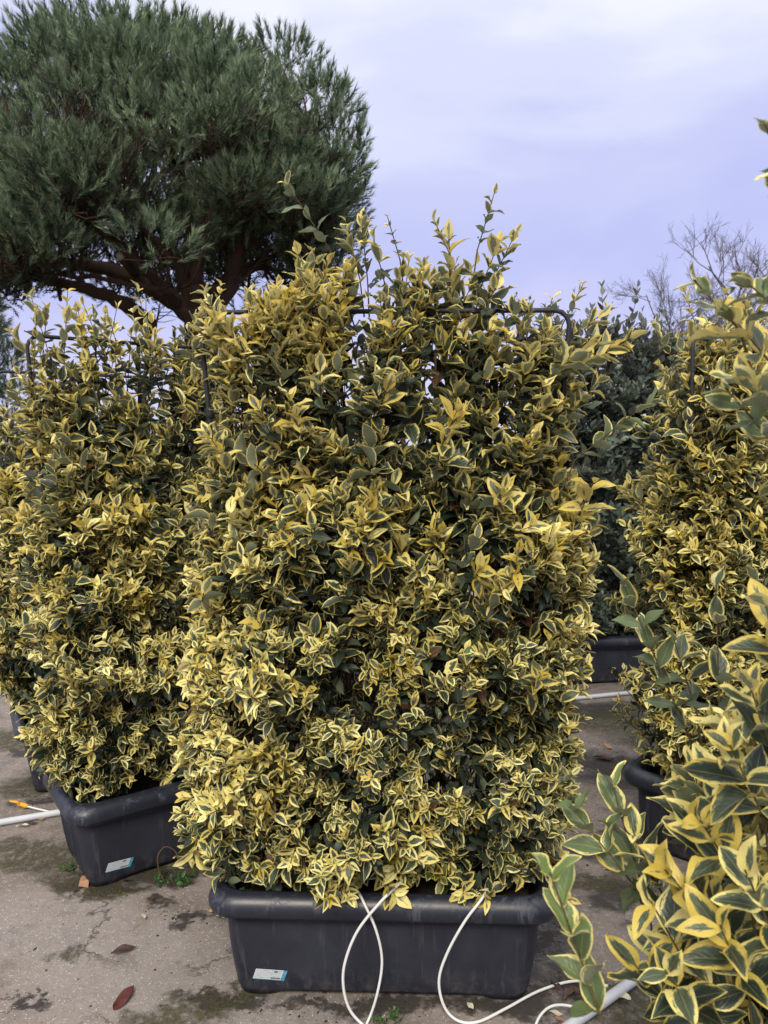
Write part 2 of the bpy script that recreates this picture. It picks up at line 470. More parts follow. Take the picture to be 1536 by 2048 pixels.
def ground_material():
    m = NT('old_concrete')
    p = m.pos()
    warp = m.n('ShaderNodeVectorMath', operation='MULTIPLY_ADD')
    wn_ = m.n('ShaderNodeTexNoise'); wn_.inputs['Scale'].default_value = 9; wn_.inputs['Detail'].default_value = 6; wn_.inputs['Roughness'].default_value = 0.68
    m.put(wn_.inputs['Vector'], p)
    m.put(warp.inputs[0], wn_.outputs['Color']); warp.inputs[1].default_value = (.26, .26, 0); m.put(warp.inputs[2], p)
    sp_ = m.n('ShaderNodeSeparateXYZ'); m.put(sp_.inputs[0], warp.outputs[0])
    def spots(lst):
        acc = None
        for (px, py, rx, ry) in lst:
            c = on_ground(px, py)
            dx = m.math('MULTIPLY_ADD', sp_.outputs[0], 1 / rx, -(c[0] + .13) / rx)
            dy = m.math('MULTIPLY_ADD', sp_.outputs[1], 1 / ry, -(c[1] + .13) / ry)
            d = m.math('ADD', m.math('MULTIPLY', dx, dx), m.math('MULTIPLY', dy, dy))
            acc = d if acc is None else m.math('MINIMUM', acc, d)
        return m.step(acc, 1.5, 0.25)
    big = m.noise(p, 1.7, 5, 0.6); midn = m.noise(p, 13, 5, 0.62); fine = m.noise(p, 120, 4, 0.7)
    base = m.mix(m.step(big, 0.3, 0.7), (0.160, 0.133, 0.115), (0.272, 0.234, 0.208))
    base = m.mix(m.math('MULTIPLY', m.step(midn, 0.45, 0.75), 0.5), base, (0.11, 0.096, 0.086))
    base = m.mix(m.math('MULTIPLY', spots(PALE), 0.5), base, (0.30, 0.275, 0.265))
    base = m.mix(m.math('MULTIPLY_ADD', fine, 0.9, -0.2), base, (0.20, 0.18, 0.17), 'OVERLAY')
    sv = m.vor(p, 210)
    grit = m.math('MULTIPLY', m.step(sv, 0.30, 0.18), m.step(m.noise(p, 75, 2), 0.50, 0.60))
    base = m.mix(m.math('MULTIPLY', grit, 0.9), base, (0.62, 0.60, 0.60))
    pit = m.math('MULTIPLY', m.step(m.vor(p, 95), 0.22, 0.12), m.step(m.noise(p, 30, 2), 0.52, 0.62))
    base = m.mix(m.math('MULTIPLY', pit, 0.75), base, (0.045, 0.038, 0.034))
    ck = m.n('ShaderNodeTexVoronoi', feature='DISTANCE_TO_EDGE'); m.put(ck.inputs['Vector'], warp.outputs[0]); ck.inputs['Scale'].default_value = 0.8
    crack = m.math('MULTIPLY', m.step(ck.outputs['Distance'], 0.0045, 0.001), m.step(m.noise(p, 3.0, 2), 0.42, 0.55))
    base = m.mix(m.math('MULTIPLY', crack, 0.8), base, (0.035, 0.03, 0.026))
    damp = spots(DAMP_SHADE); moss = spots(MOSS); wet = spots(WET)  # damp spots include the contact shade painted at planter bases
    blot = m.math('MULTIPLY', m.step(m.noise(p, 5.5, 6, 0.7, 0.6), 0.52, 0.70), 0.55)
    base = m.mix(blot, base, (0.085, 0.072, 0.062))
    base = m.mix(m.math('MULTIPLY', m.step(m.noise(p, 48, 4, 0.7), 0.50, 0.72), 0.45), base, (0.33, 0.30, 0.29))
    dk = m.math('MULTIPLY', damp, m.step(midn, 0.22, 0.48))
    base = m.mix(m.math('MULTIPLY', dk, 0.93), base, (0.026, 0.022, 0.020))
    mo = m.math('MULTIPLY', moss, m.step(m.noise(p, 34, 8, 0.8), 0.36, 0.54))
    mcol = m.mix(m.step(fine, 0.35, 0.65), (0.013, 0.014, 0.007), (0.072, 0.064, 0.018))
    base = m.mix(m.math('MULTIPLY', mo, 0.88), base, mcol)
    wetm = m.math('MULTIPLY', wet, m.step(m.noise(p, 22, 4, 0.6), 0.30, 0.50))
    base = m.mix(m.math('MULTIPLY', wetm, 0.6), base, (0.06, 0.055, 0.055))
    rough = m.math('SUBTRACT', 0.86, m.math('MULTIPLY', wetm, 0.76))
    rough = m.math('SUBTRACT', rough, m.math('MULTIPLY', dk, 0.18))
    h = m.math('ADD', m.math('MULTIPLY', fine, 0.5), m.math('MULTIPLY_ADD', mo, 0.8, m.math('MULTIPLY', midn, 1.2)))
    h = m.math('SUBTRACT', h, m.math('MULTIPLY', pit, 0.6))
    h = m.math('MULTIPLY', h, m.math('SUBTRACT', 1.0, m.math('MULTIPLY', wetm, 0.7)))
    return m.done(m.bsdf(base, rough, 0.4, m.bump(h, 0.55, 0.006)))
M_GROUND = ground_material()

# ------------------------------------------------------------------ ground
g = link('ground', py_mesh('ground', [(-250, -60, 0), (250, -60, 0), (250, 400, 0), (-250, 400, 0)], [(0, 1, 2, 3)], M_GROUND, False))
tag(g, 'old stained concrete yard with moss around the planters', 'ground', kind='structure')

def field_material():
    m = NT('rough_grass_field')
    p = m.pos()
    n1 = m.noise(p, 1.2, 6, 0.65); n2 = m.noise(p, 22, 4, 0.7)
    col = m.mix(m.step(n1, .35, .65), (0.030, 0.036, 0.014), (0.060, 0.052, 0.026))
    col = m.mix(m.math('MULTIPLY', n2, .6), col, (0.045, 0.060, 0.018))
    return m.done(m.bsdf(col, 0.95, 0.1, m.bump(n2, 1.0, 0.05)))
fx = link('field', py_mesh('field', [(-250, 6.6, .004), (250, 7.2, .004), (250, 400, .004), (-250, 400, .004)], [(0, 1, 2, 3)], field_material(), False))  # unseen guessed field, added dark to cut bounce light under the pine
tag(fx, 'unseen rough grassy field added beyond the concrete yard to cut bounce light', 'field', kind='structure')

# ------------------------------------------------------------------ leaves
def leaf_template(nv, nu, wl=0.40, fold=0.35, recurve=0.25, wave=0.06, twist=0.0, tip=0.75, side=0.0, ph=0.0):
    """Leaf along +Y (0..1), width X, upper face +Z. Returns V, F (quads), (u, v)."""
    V, UV = [], []
    for i in range(nv + 1):
        v = i / nv
        w = 0.5 * wl * (math.sin(math.pi * min(1, v ** 0.86)) ** tip)
        w = max(w, 0.018 * (1 - v) + 0.006)
        if i == nv: w = 0.004
        ang = -recurve * v * 1.6
        yy = math.sin(recurve * 1.6 * v) / (recurve * 1.6) if abs(recurve) > 1e-3 else v
        zz = -(1 - math.cos(recurve * 1.6 * v)) / (recurve * 1.6) if abs(recurve) > 1e-3 else 0
        tw = twist * v
        for j in range(nu + 1):
            u = -1 + 2 * j / nu
            x = u * w * math.cos(fold * 0.6)
            z = abs(u) ** 1.4 * w * math.sin(fold) + wave * wl * math.sin(v * 9 + ph + (1.7 if u > 0 else 0)) * abs(u) ** 2
            x, z = x * math.cos(tw) - z * math.sin(tw), x * math.sin(tw) + z * math.cos(tw)
            V.append((x + side * wl * v * v, yy, zz + z)); UV.append((u, v))
    F = []
    for i in range(nv):
        for j in range(nu):
            a = i * (nu + 1) + j
            F.append((a, a + 1, a + nu + 2, a + nu + 1))
    return np.array(V), np.array(F), np.array(UV)

def template_set(nv, nu, n, seed, wl=(0.44, 0.60), fold=(0.15, 0.8), rec=(-0.25, 0.6)):
    r = random.Random(seed)
    return [leaf_template(nv, nu, r.uniform(*wl), r.uniform(*fold), r.uniform(*rec), r.uniform(0.04, 0.17), r.uniform(-0.6, 0.6),
                          r.uniform(0.72, 1.0), r.uniform(-0.15, 0.15), r.uniform(0, 6)) for _ in range(n)]

TPL_MID = template_set(5, 2, 16, 1)
TPL_LOW = template_set(3, 2, 10, 2)
TPL_HI = template_set(9, 4, 16, 3, (0.42, 0.56), (0.1, 0.7), (-0.3, 0.5))
TPL_OVAL = template_set(3, 2, 8, 4, (0.46, 0.60), (0.1, 0.45), (-0.2, 0.3))

def leaf_cloud(name, L, tpls, mat):
    """L: dict with pos, X, Y, Z (n,3), size, col (n,4)."""
    n = len(L['pos'])
    Vs, Fs, A, Cc, off = [], [], [], [], 0
    which = L['tpl']
    for k, (TV, TF, TUV) in enumerate(tpls):
        idx = np.nonzero(which == k)[0]
        if not len(idx): continue
        s = L['size'][idx][:, None, None]
        V = L['pos'][idx][:, None] + s * (TV[None, :, 0:1] * L['X'][idx][:, None] + TV[None, :, 1:2] * L['Y'][idx][:, None] + TV[None, :, 2:3] * L['Z'][idx][:, None])
        nv = TV.shape[0]
        F = TF[None] + (off + np.arange(len(idx)) * nv)[:, None, None]
        uv = np.zeros((len(idx), nv, 3)); uv[..., :2] = TUV[None]; uv[..., 2] = L['rid'][idx][:, None]
        c = np.repeat(L['col'][idx][:, None], nv, 1)
        Vs.append(V.reshape(-1, 3)); Fs.append(F.reshape(-1, 4)); A.append(uv.reshape(-1, 3)); Cc.append(c.reshape(-1, 4))
        off += len(idx) * nv
    return quad_mesh(name, np.vstack(Vs), np.vstack(Fs), mat, {'luv': ('FLOAT_VECTOR', np.vstack(A)), 'lcol': ('FLOAT_COLOR', np.vstack(Cc))})

_leafmesh = {}
def shared_leaf_mesh(key, tpls, k, col, mat):
    """A single-leaf mesh for template k, colour class quantised so alike leaves share their data."""
    q = (key, k, int(col[0] * 4.999), int(col[1] * 2.999), int(col[2] * 1.999), int(col[3] * 2.999))
    if q not in _leafmesh:
        TV, TF, TUV = tpls[k]
        rr = random.Random(str(q))
        uv = np.zeros((len(TV), 3)); uv[:, :2] = TUV; uv[:, 2] = rr.random() * 0.985
        c = np.tile(np.array(((q[2] + .5) / 5, (q[3] + .5) / 3, (q[4] + .5) / 2, q[5] / 2)), (len(TV), 1))
        _leafmesh[q] = quad_mesh('leaf', TV, TF, mat, {'luv': ('FLOAT_VECTOR', uv), 'lcol': ('FLOAT_COLOR', c)})
    return _leafmesh[q]

def shoot_leaves(S, rng, ntpl, light=(0.1, -0.35, 0.9), lightw=0.35, single=None):
    """S: dict of shoot arrays base, dir, length, pairs, curl, leaf, yel, fresh, open -> leaf dict."""
    n = len(S['base'])
    out = {k: [] for k in ('pos', 'X', 'Y', 'Z', 'size', 'col', 'rid', 'tpl')}
    up = np.array((0, 0, 1.0))
    phi0 = rng.uniform(0, 2 * math.pi, n)
    lt = np.array(light); lt = lt / np.linalg.norm(lt)
    for k in range(int(S['pairs'].max())):
        m = k < S['pairs']
        nn = m.sum()
        t = ((k + 0.7) / S['pairs'][m])
        t = np.minimum(t, 1.0)
        base, D, Ln, cu = S['base'][m], S['dir'][m], S['length'][m], S['curl'][m]
        pos = base + D * (Ln * t)[:, None] + up * (cu * Ln * t * t)[:, None]
        ax = nrm(D + up * (2 * cu * t)[:, None])
        ref = nrm(np.cross(ax, np.tile(np.array((0.23, 0.91, 0.34)), (nn, 1))))
        ref2 = np.cross(ax, ref)
        for sd in (0, 1):
            ph = phi0[m] + k * math.pi / 2 + sd * math.pi + rng.normal(0, 0.28, nn)
            r = ref * np.cos(ph)[:, None] + ref2 * np.sin(ph)[:, None]
            th = np.radians(S['open'][m] * (1 - t) + 26 * t + rng.normal(0, 12, nn))
            Y = nrm(ax * np.cos(th)[:, None] + r * np.sin(th)[:, None] + rng.normal(0, 0.12, (nn, 3)))
            Z = ax * np.sin(th)[:, None] - r * np.cos(th)[:, None]
            Z = Z + lt * lightw + rng.normal(0, 0.25, (nn, 3))
            Z = nrm(Z - Y * (Z * Y).sum(1, keepdims=True))
            X = np.cross(Y, Z)
            sz = S['leaf'][m] * np.interp(t, (0, 0.35, 0.75, 1.0), (0.85, 1.05, 0.95, 0.62)) * rng.uniform(0.78, 1.22, nn)
            yel = np.clip(S['yel'][m] + (t - 0.60) * 0.85 + rng.normal(0, 0.16, nn), 0.02, 0.98)
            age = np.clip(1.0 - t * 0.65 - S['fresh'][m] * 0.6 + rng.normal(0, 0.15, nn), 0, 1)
            cr_ = np.clip(S['pale'][m] + rng.normal(0, 0.22, nn), 0, 1)
            keep = rng.uniform(0, 1, nn) > 0.05
            out['pos'].append(pos[keep]); out['X'].append(X[keep]); out['Y'].append(Y[keep]); out['Z'].append(Z[keep])
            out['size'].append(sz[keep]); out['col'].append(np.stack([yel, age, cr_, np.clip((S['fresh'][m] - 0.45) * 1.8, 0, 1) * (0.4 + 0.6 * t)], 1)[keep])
            out['rid'].append(rng.uniform(0, 1, keep.sum())); out['tpl'].append(rng.integers(0, ntpl, keep.sum()))
    return {k: np.concatenate(v) for k, v in out.items()}

def loose_leaves(P, out_dir, rng, ntpl, size, yel, age, pale=0.5):
    n = len(P)
    Y = nrm(out_dir + rng.normal(0, 0.7, (n, 3)))
    Z = np.array((0, -0.3, 0.9)) + rng.normal(0, 0.5, (n, 3))
    Z = nrm(Z - Y * (Z * Y).sum(1, keepdims=True))
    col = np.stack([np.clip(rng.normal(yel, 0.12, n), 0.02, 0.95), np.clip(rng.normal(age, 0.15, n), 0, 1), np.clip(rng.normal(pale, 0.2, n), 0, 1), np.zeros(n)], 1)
    return dict(pos=P, X=np.cross(Y, Z), Y=Y, Z=Z, size=size * rng.uniform(0.7, 1.2, n), col=col, rid=rng.uniform(0, 1, n), tpl=rng.integers(0, ntpl, n))

def join_dicts(*ds):
    return {k: np.concatenate([d[k] for d in ds]) for k in ds[0]}

def pick_largest(L, n, cell=16):
    """Leaves that show largest: the nearest leaf of each small picture cell, then by projected area."""
    C = L['pos'] + L['Y'] * (L['size'] * 0.5)[:, None]
    px, py, d = project(C)
    ok = (d > 0.2) & (px > -20) & (px < 1556) & (py > -20) & (py < 2068)
    best = {}
    order = np.argsort(d)
    for i in order:
        if not ok[i]: continue
        c = (int(px[i] // cell), int(py[i] // cell))
        if c not in best: best[c] = i
    idx = np.array(sorted(best.values()))
    if not len(idx): return idx
    view = nrm(np.array((0, 0, CAM_H)) - C[idx])
    area = (L['size'][idx] / d[idx]) ** 2 * (0.15 + np.abs((L['Z'][idx] * view).sum(1)))
    return idx[np.argsort(-area)[:n]]

def build_foliage(root, L, tpls, key, mat, n_parts, name='foliage'):
    """Largest leaves as parts of their own, the rest joined."""
    n = len(L['pos'])
    if n_parts:
        idx = pick_largest(L, n_parts)
        for i in idx:
            me = shared_leaf_mesh(key, tpls, int(L['tpl'][i]), L['col'][i], mat)
            o = bpy.data.objects.new('leaf', me)
            R = Matrix([[L['X'][i][r], L['Y'][i][r], L['Z'][i][r]] for r in range(3)]).to_4x4()
            o.matrix_basis = Matrix.Translation(L['pos'][i]) @ R @ Matrix.Scale(float(L['size'][i]), 4)
            COL.objects.link(o)
            o.parent = root
        keep = np.ones(n, bool); keep[idx] = False
        L = {k: v[keep] for k, v in L.items()}
    o = link(name, leaf_cloud(name, L, tpls, mat), root)
    o['kind'] = 'stuff'
    return o

# ------------------------------------------------------------------ shrub generator
def fbm(rng, n=5, scale=1.0):
    K = rng.normal(0, scale, (n, 2)); ph = rng.uniform(0, 6.28, n)
    return lambda x, z: sum(np.sin(x * K[i, 0] + z * K[i, 1] + ph[i]) for i in range(n)) / math.sqrt(n * 0.5)

def shrub(name, label, cat, group, center, rz, seed, left, right, thick, zr, n_surf, n_side, n_back, n_in, leaf, tpls, key, mat, n_parts,
          dark_spot=None, extra=None, ybase=0.41, pale=0.48, twig=M_TWIG, loc_up=None, lean=0.0, stems=7, stem_w=0.34, open_=78, top_density=1.0, fresh=0.0):
    """A wall-trained shrub in local axes: x along the trellis, -y the face, z up. left/right/thick: functions of z."""
    rng = np.random.default_rng(seed)
    ca, sa = math.cos(rz), math.sin(rz)
    def w(P):
        return np.stack([center[0] + P[..., 0] * ca - P[..., 1] * sa, center[1] + P[..., 0] * sa + P[..., 1] * ca, P[..., 2]], -1)
    def wd(D):
        return np.stack([D[..., 0] * ca - D[..., 1] * sa, D[..., 0] * sa + D[..., 1] * ca, D[..., 2]], -1)
    lump, lump2, yf = fbm(rng, 7, 13), fbm(rng, 7, 26), fbm(rng, 6, 9)
    z0, z1 = zr
    def surf(n, face):
        z = z0 + (z1 - z0) * rng.uniform(0, 1, n * 2) ** 1.0
        keep = rng.uniform(0, 1, n * 2) < np.interp((z - z0) / (z1 - z0), (0.5, 0.66, 0.84, 0.95), (1.0, top_density, top_density * 0.85, top_density * 0.5))
        z = z[keep][:n]; n = len(z)
        l, r = np.array([left(q) for q in z]), np.array([right(q) for q in z])
        th = np.array([thick(q) for q in z])
        if face == 'side':
            a = rng.choice((-1, 1), n) * rng.uniform(0.80, 1.0, n)
        else:
            a = rng.uniform(-0.98, 0.98, n)
        x = (l + r) / 2 + a * (r - l) / 2
        prof = np.sqrt(np.maximum(0, 1 - np.abs(a) ** 2.6))
        bump = 1 + 0.24 * lump(x, z) + 0.17 * lump2(x, z)
        sgn = -1.0 if face == 'front' else (1.0 if face == 'back' else 0)
        yy = sgn * th * prof * bump if sgn else rng.uniform(-1, 1, n) * th * np.maximum(prof, 0.3) * bump
        zn = (z - z0) / (z1 - z0)
        nx = np.sign(a) * np.abs(a) ** 2.2
        ny = np.where(sgn == 0, rng.uniform(-0.6, 0.6, n), sgn * (0.35 + 0.65 * prof)) if sgn == 0 else sgn * (0.35 + 0.65 * prof)
        upw = np.interp(zn, (0, 0.12, 0.45, 0.8, 1.0), (-0.10, 0.22, 0.55, 1.1, 2.0))
        D = np.stack([nx * 0.9, ny * 0.9, upw], 1) + rng.normal(0, 0.33, (n, 3))
        return np.stack([x, yy, z], 1), nrm(D), zn, a
    parts = []
    for face, cnt in (('front', n_surf), ('side', n_side), ('back', n_back)):
        if cnt: parts.append(surf(cnt, face))
    P = np.vstack([p[0] for p in parts]); D = np.vstack([p[1] for p in parts])
    zn = np.concatenate([p[2] for p in parts])
    n = len(P)
    P[:, 1] += lean * (P[:, 2] - z0)
    hole = 0.5 + 0.5 * lump2(P[:, 0] * 0.8 + 3, P[:, 2] * 0.8)
    keep = rng.uniform(0, 1, n) < np.clip(0.42 + hole, 0.22, 1)
    depth_in = rng.uniform(-0.01, 0.075, n)
    P, D, zn, depth_in = P[keep], D[keep], zn[keep], depth_in[keep]
    n = len(P)
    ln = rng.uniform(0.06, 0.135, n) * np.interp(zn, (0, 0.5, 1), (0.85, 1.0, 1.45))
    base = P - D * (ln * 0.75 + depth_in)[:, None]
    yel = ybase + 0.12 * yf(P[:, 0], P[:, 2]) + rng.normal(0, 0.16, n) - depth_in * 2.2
    leafsz = leaf * rng.uniform(0.80, 1.22, n) * np.interp(zn, (0, 0.3, 0.65, 1), (0.88, 0.90, 1.22, 1.18))
    pairs = rng.integers(4, 8, n)
    if dark_spot is not None:
        for (dx, dz, rx, rz_, amt) in dark_spot:
            q = np.exp(-((P[:, 0] - dx) / rx) ** 2 - ((P[:, 2] - dz) / rz_) ** 2)
            yel -= amt * q
            leafsz *= 1 + 0.22 * q
            base[:, 1] += 0.05 * q
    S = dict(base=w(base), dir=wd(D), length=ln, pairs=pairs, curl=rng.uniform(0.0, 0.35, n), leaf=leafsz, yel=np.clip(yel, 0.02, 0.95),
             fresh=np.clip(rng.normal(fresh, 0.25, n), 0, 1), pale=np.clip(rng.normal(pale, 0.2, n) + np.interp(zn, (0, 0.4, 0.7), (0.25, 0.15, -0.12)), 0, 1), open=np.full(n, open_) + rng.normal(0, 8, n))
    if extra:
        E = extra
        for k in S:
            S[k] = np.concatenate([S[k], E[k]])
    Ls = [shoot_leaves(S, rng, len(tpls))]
    # inner, older leaves
    if n_in:
        z = z0 + (z1 - z0) * rng.beta(1.0, 1.35, n_in)
        l, r = np.array([left(q) for q in z]), np.array([right(q) for q in z]); th = np.array([thick(q) for q in z])
        a = rng.uniform(-0.92, 0.92, n_in)
        x = (l + r) / 2 + a * (r - l) / 2
        y = -th * np.sqrt(1 - a * a) * rng.uniform(-0.7, 0.72, n_in) + lean * (z - z0)
        Pin = np.stack([x, y, z], 1)
        od = wd(np.stack([a * 0.6, np.sign(y) * 0.8, np.full(n_in, 0.4)], 1))
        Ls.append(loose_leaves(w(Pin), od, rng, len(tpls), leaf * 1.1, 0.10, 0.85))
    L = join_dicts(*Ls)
    if key == 'high': L['rid'] = L['rid'] * 0.98
    root = empty(name, (center[0], center[1], 0.2))
    inv = np.array((center[0], center[1], 0.2))
    L['pos_world'] = L['pos']
    Lw = {k: v for k, v in L.items() if k != 'pos_world'}
    # parts carry world coordinates; the root sits at the base, so take its place off
    idx_parts = n_parts
    o = _foliage_offset(root, Lw, tpls, key, mat, idx_parts, inv)
    # twigs: inner anchor -> shoot base -> tip
    nS = len(S['base'])
    tip = S['base'] + S['dir'] * (S['length'])[:, None] + np.array((0, 0, 1.0)) * (S['curl'] * S['length'])[:, None]
    inner = S['base'] - S['dir'] * 0.04 - np.array((0, 0, 0.05))
    nb = nS - (len(extra['base']) if extra else 0)
    ctr = w(np.stack([P[:, 0] * 0.86, np.zeros(nb) + lean * (P[:, 2] - z0), np.maximum(z0, P[:, 2] - rng.uniform(0.10, 0.22, nb))], 1))
    A = inner.copy(); A[:nb] = ctr
    B = S['base']; Cc = tip
    me = tubes_joined('twigs', A - inv, B - inv, Cc - inv, np.full(nS, 0.0024), np.full(nS, 0.0011), twig)
    t = link('twigs', me, root); t['kind'] = 'stuff'
    for i in range(stems):
        sx = (i - (stems - 1) / 2) / max(1, (stems - 1) / 2) * stem_w
        zt = z1 - rng.uniform(0.05, 0.3)
        ctrl = [(sx * 0.8, rng.uniform(-.03, .03), z0 - 0.06)]
        for q in range(1, 6):
            f = q / 5
            ctrl.append((sx * (0.8 + 0.35 * f) + rng.normal(0, 0.018), rng.normal(0, 0.02) + lean * (z0 + (zt - z0) * f - z0), z0 + (zt - z0) * f))
        Pth = smooth_path(w(np.array(ctrl)) - inv, 16)
        link('stem', tube_mesh('stem', Pth, np.linspace(0.0085, 0.003, 16), twig, 6), root)
    tag(root, label, cat, group)
    return root

def _foliage_offset(root, L, tpls, key, mat, n_parts, inv):
    n = len(L['pos'])
    keep = np.ones(n, bool)
    if n_parts:
        idx = pick_largest(L, n_parts)
        for i in idx:
            me = shared_leaf_mesh(key, tpls, int(L['tpl'][i]), L['col'][i], mat)
            o = bpy.data.objects.new('leaf', me)
            R = Matrix([[L['X'][i][r], L['Y'][i][r], L['Z'][i][r]] for r in range(3)]).to_4x4()
            o.matrix_basis = Matrix.Translation(L['pos'][i] - inv) @ R @ Matrix.Scale(float(L['size'][i]), 4)
            COL.objects.link(o)
            o.parent = root
        keep[idx] = False
    M = {k: v[keep] for k, v in L.items()}
    M['pos'] = M['pos'] - inv
    o = link('foliage', leaf_cloud('foliage', M, tpls, mat), root)
    o['kind'] = 'stuff'
    return o

def shoots_from_px(rows, seed):
    """rows: (x0,y0,Y0, x1,y1,Y1, pairs, leaf, yellow, fresh, pale, open)"""
    rng = np.random.default_rng(seed)
    A = np.array([at(*r[0:3]) for r in rows]); B = np.array([at(*r[3:6]) for r in rows])
    d = B - A; ln = np.linalg.norm(d, axis=1)
    g_ = lambda i: np.array([float(r[i]) for r in rows])
    return dict(base=A, dir=nrm(d), length=ln, pairs=g_(6).astype(int), curl=np.zeros(len(rows)), leaf=g_(7), yel=g_(8) - 0.30 * g_(9) * (g_(9) > 0.6), fresh=g_(9), pale=g_(10), open=g_(11))

# ------------------------------------------------------------------ planter
def ring(hx, hy, r, nl=30, ns=28, nc=7):
    pts = []
    def arc(cx, cy, a0):
        for i in range(nc):
            a = a0 + (math.pi / 2) * i / nc
            pts.append((cx + r * math.cos(a), cy + r * math.sin(a), 0.0))
    # right end (fluted), going counter-clockwise
    for i in range(ns): pts.append((hx, -(hy - r) + 2 * (hy - r) * i / ns, 1.0))
    arc(hx - r, hy - r, 0)
    for i in range(nl): pts.append(((hx - r) - 2 * (hx - r) * i / nl, hy, 0.0))
    arc(-(hx - r), hy - r, math.pi / 2)
    for i in range(ns): pts.append((-hx, (hy - r) - 2 * (hy - r) * i / ns, -1.0))
    arc(-(hx - r), -(hy - r), math.pi)
    for i in range(nl): pts.append((-(hx - r) + 2 * (hx - r) * i / nl, -hy, 0.0))
    arc(hx - r, -(hy - r), 1.5 * math.pi)
    return pts

BODY = [(0.000, .350, .154, .040), (0.020, .356, .158, .042), (0.07, .365, .164, .045), (0.13, .373, .169, .048), (0.185, .377, .171, .05), (0.198, .378, .171, .05),
        (0.200, .383, .176, .052), (0.215, .384, .177, .052), (0.226, .385, .178, .052)]
RIM = [(0.222, .385, .181, .055), (0.2185, .395, .191, .058), (0.2195, .404, .200, .060), (0.225, .412, .208, .064), (0.235, .416, .212, .068), (0.248, .416, .212, .068),
       (0.261, .411, .207, .068), (0.271, .401, .197, .066), (0.276, .389, .184, .062), (0.274, .382, .174, .058), (0.262, .376, .168, .055), (0.205, .372, .164, .053)]

def body_front(z):
    zs = [b[0] for b in BODY]
    return float(np.interp(z, zs, [b[2] for b in BODY]))

def loft(levels, flute=False, feet=False, cap=False):
    V, F = [], []
    N = 0
    for li, (z, hx, hy, r) in enumerate(levels):
        R_ = ring(hx, hy, r); N = len(R_)
        k = 0
        for (x, y, fl) in R_:
            zz = z
            if flute and fl and 0 < li < 6:
                k = abs(y) / (hy - r)
                x -= fl * 0.0075 * (0.5 + 0.5 * math.cos(y / (hy - r) * math.pi * 8)) * (1 if k < 0.98 else 0)
            if feet and li == 0:
                t = min(1, max(0, (0.262 - abs(x)) / 0.018)) if abs(abs(y) - hy) < 1e-4 else (min(1, max(0, (0.075 - abs(y)) / 0.015)) if fl else 0)
                zz = z + 0.010 * t
            V.append((x, y, zz))
    for li in range(len(levels) - 1):
        for i in range(N):
            j = (i + 1) % N
            F.append((li * N + i, li * N + j, (li + 1) * N + j, (li + 1) * N + i))
    if cap:
        c = len(V)
        V.append((0, 0, levels[0][0] + 0.012))
        for i in range(N):
            F.append((c, (i + 1) % N, i))
    return V, F

ME_BODY = py_mesh('body', *loft(BODY, True, True, True), M_PLASTIC)
ME_RIM = py_mesh('rim', *loft(RIM), M_RIM)
def soil_mesh():
    rr = random.Random(5)
    nx, ny = 34, 15
    V = [(-.358 + .716 * i / nx, -.158 + .316 * j / ny, .222 + rr.uniform(-.006, .008) + .006 * math.sin(i * .7) * math.cos(j)) for j in range(ny + 1) for i in range(nx + 1)]
    F = [(j * (nx + 1) + i, j * (nx + 1) + i + 1, (j + 1) * (nx + 1) + i + 1, (j + 1) * (nx + 1) + i) for j in range(ny) for i in range(nx)]
    return py_mesh('soil', V, F, M_SOIL)
ME_SOIL = soil_mesh()
def sticker_mesh():
    nx, nz = 10, 5
    V, F, UV = [], [], []
    w_, h_, tilt = .076, .029, math.radians(-3)
    for j in range(nz + 1):
        for i in range(nx + 1):
            a, b = (i / nx - .5) * w_ + (j / nz - .5) * .008, (j / nz - .5) * h_
            x, z = -.268 + a * math.cos(tilt) - b * math.sin(tilt), .056 + a * math.sin(tilt) + b * math.cos(tilt)
            V.append((x, -body_front(z) - .0011 - (.0016 * max(0, i / nx - .8)), z)); UV.append((i / nx, j / nz))
    for j in range(nz):
        for i in range(nx):
            a = j * (nx + 1) + i
            F.append((a, a + 1, a + nx + 2, a + nx + 1))
    me = py_mesh('sticker', V, F, M_STICK)
    uv = me.uv_layers.new(name='UVMap')
    for lp in me.loops:
        uv.data[lp.index].uv = UV[lp.vertex_index]
    return me
ME_STICK = sticker_mesh()

def planter(center, rz, label, sticker=False, group='dark plastic planters'):
    root = empty('planter_box', (center[0], center[1], 0.0), rz)
    link('body', ME_BODY, root); link('rim', ME_RIM, root); link('soil', ME_SOIL, root)
    if sticker:
        link('sticker', ME_STICK, root)['label'] = 'small torn white and blue printed sticker'
    return tag(root, label, 'planter', group)

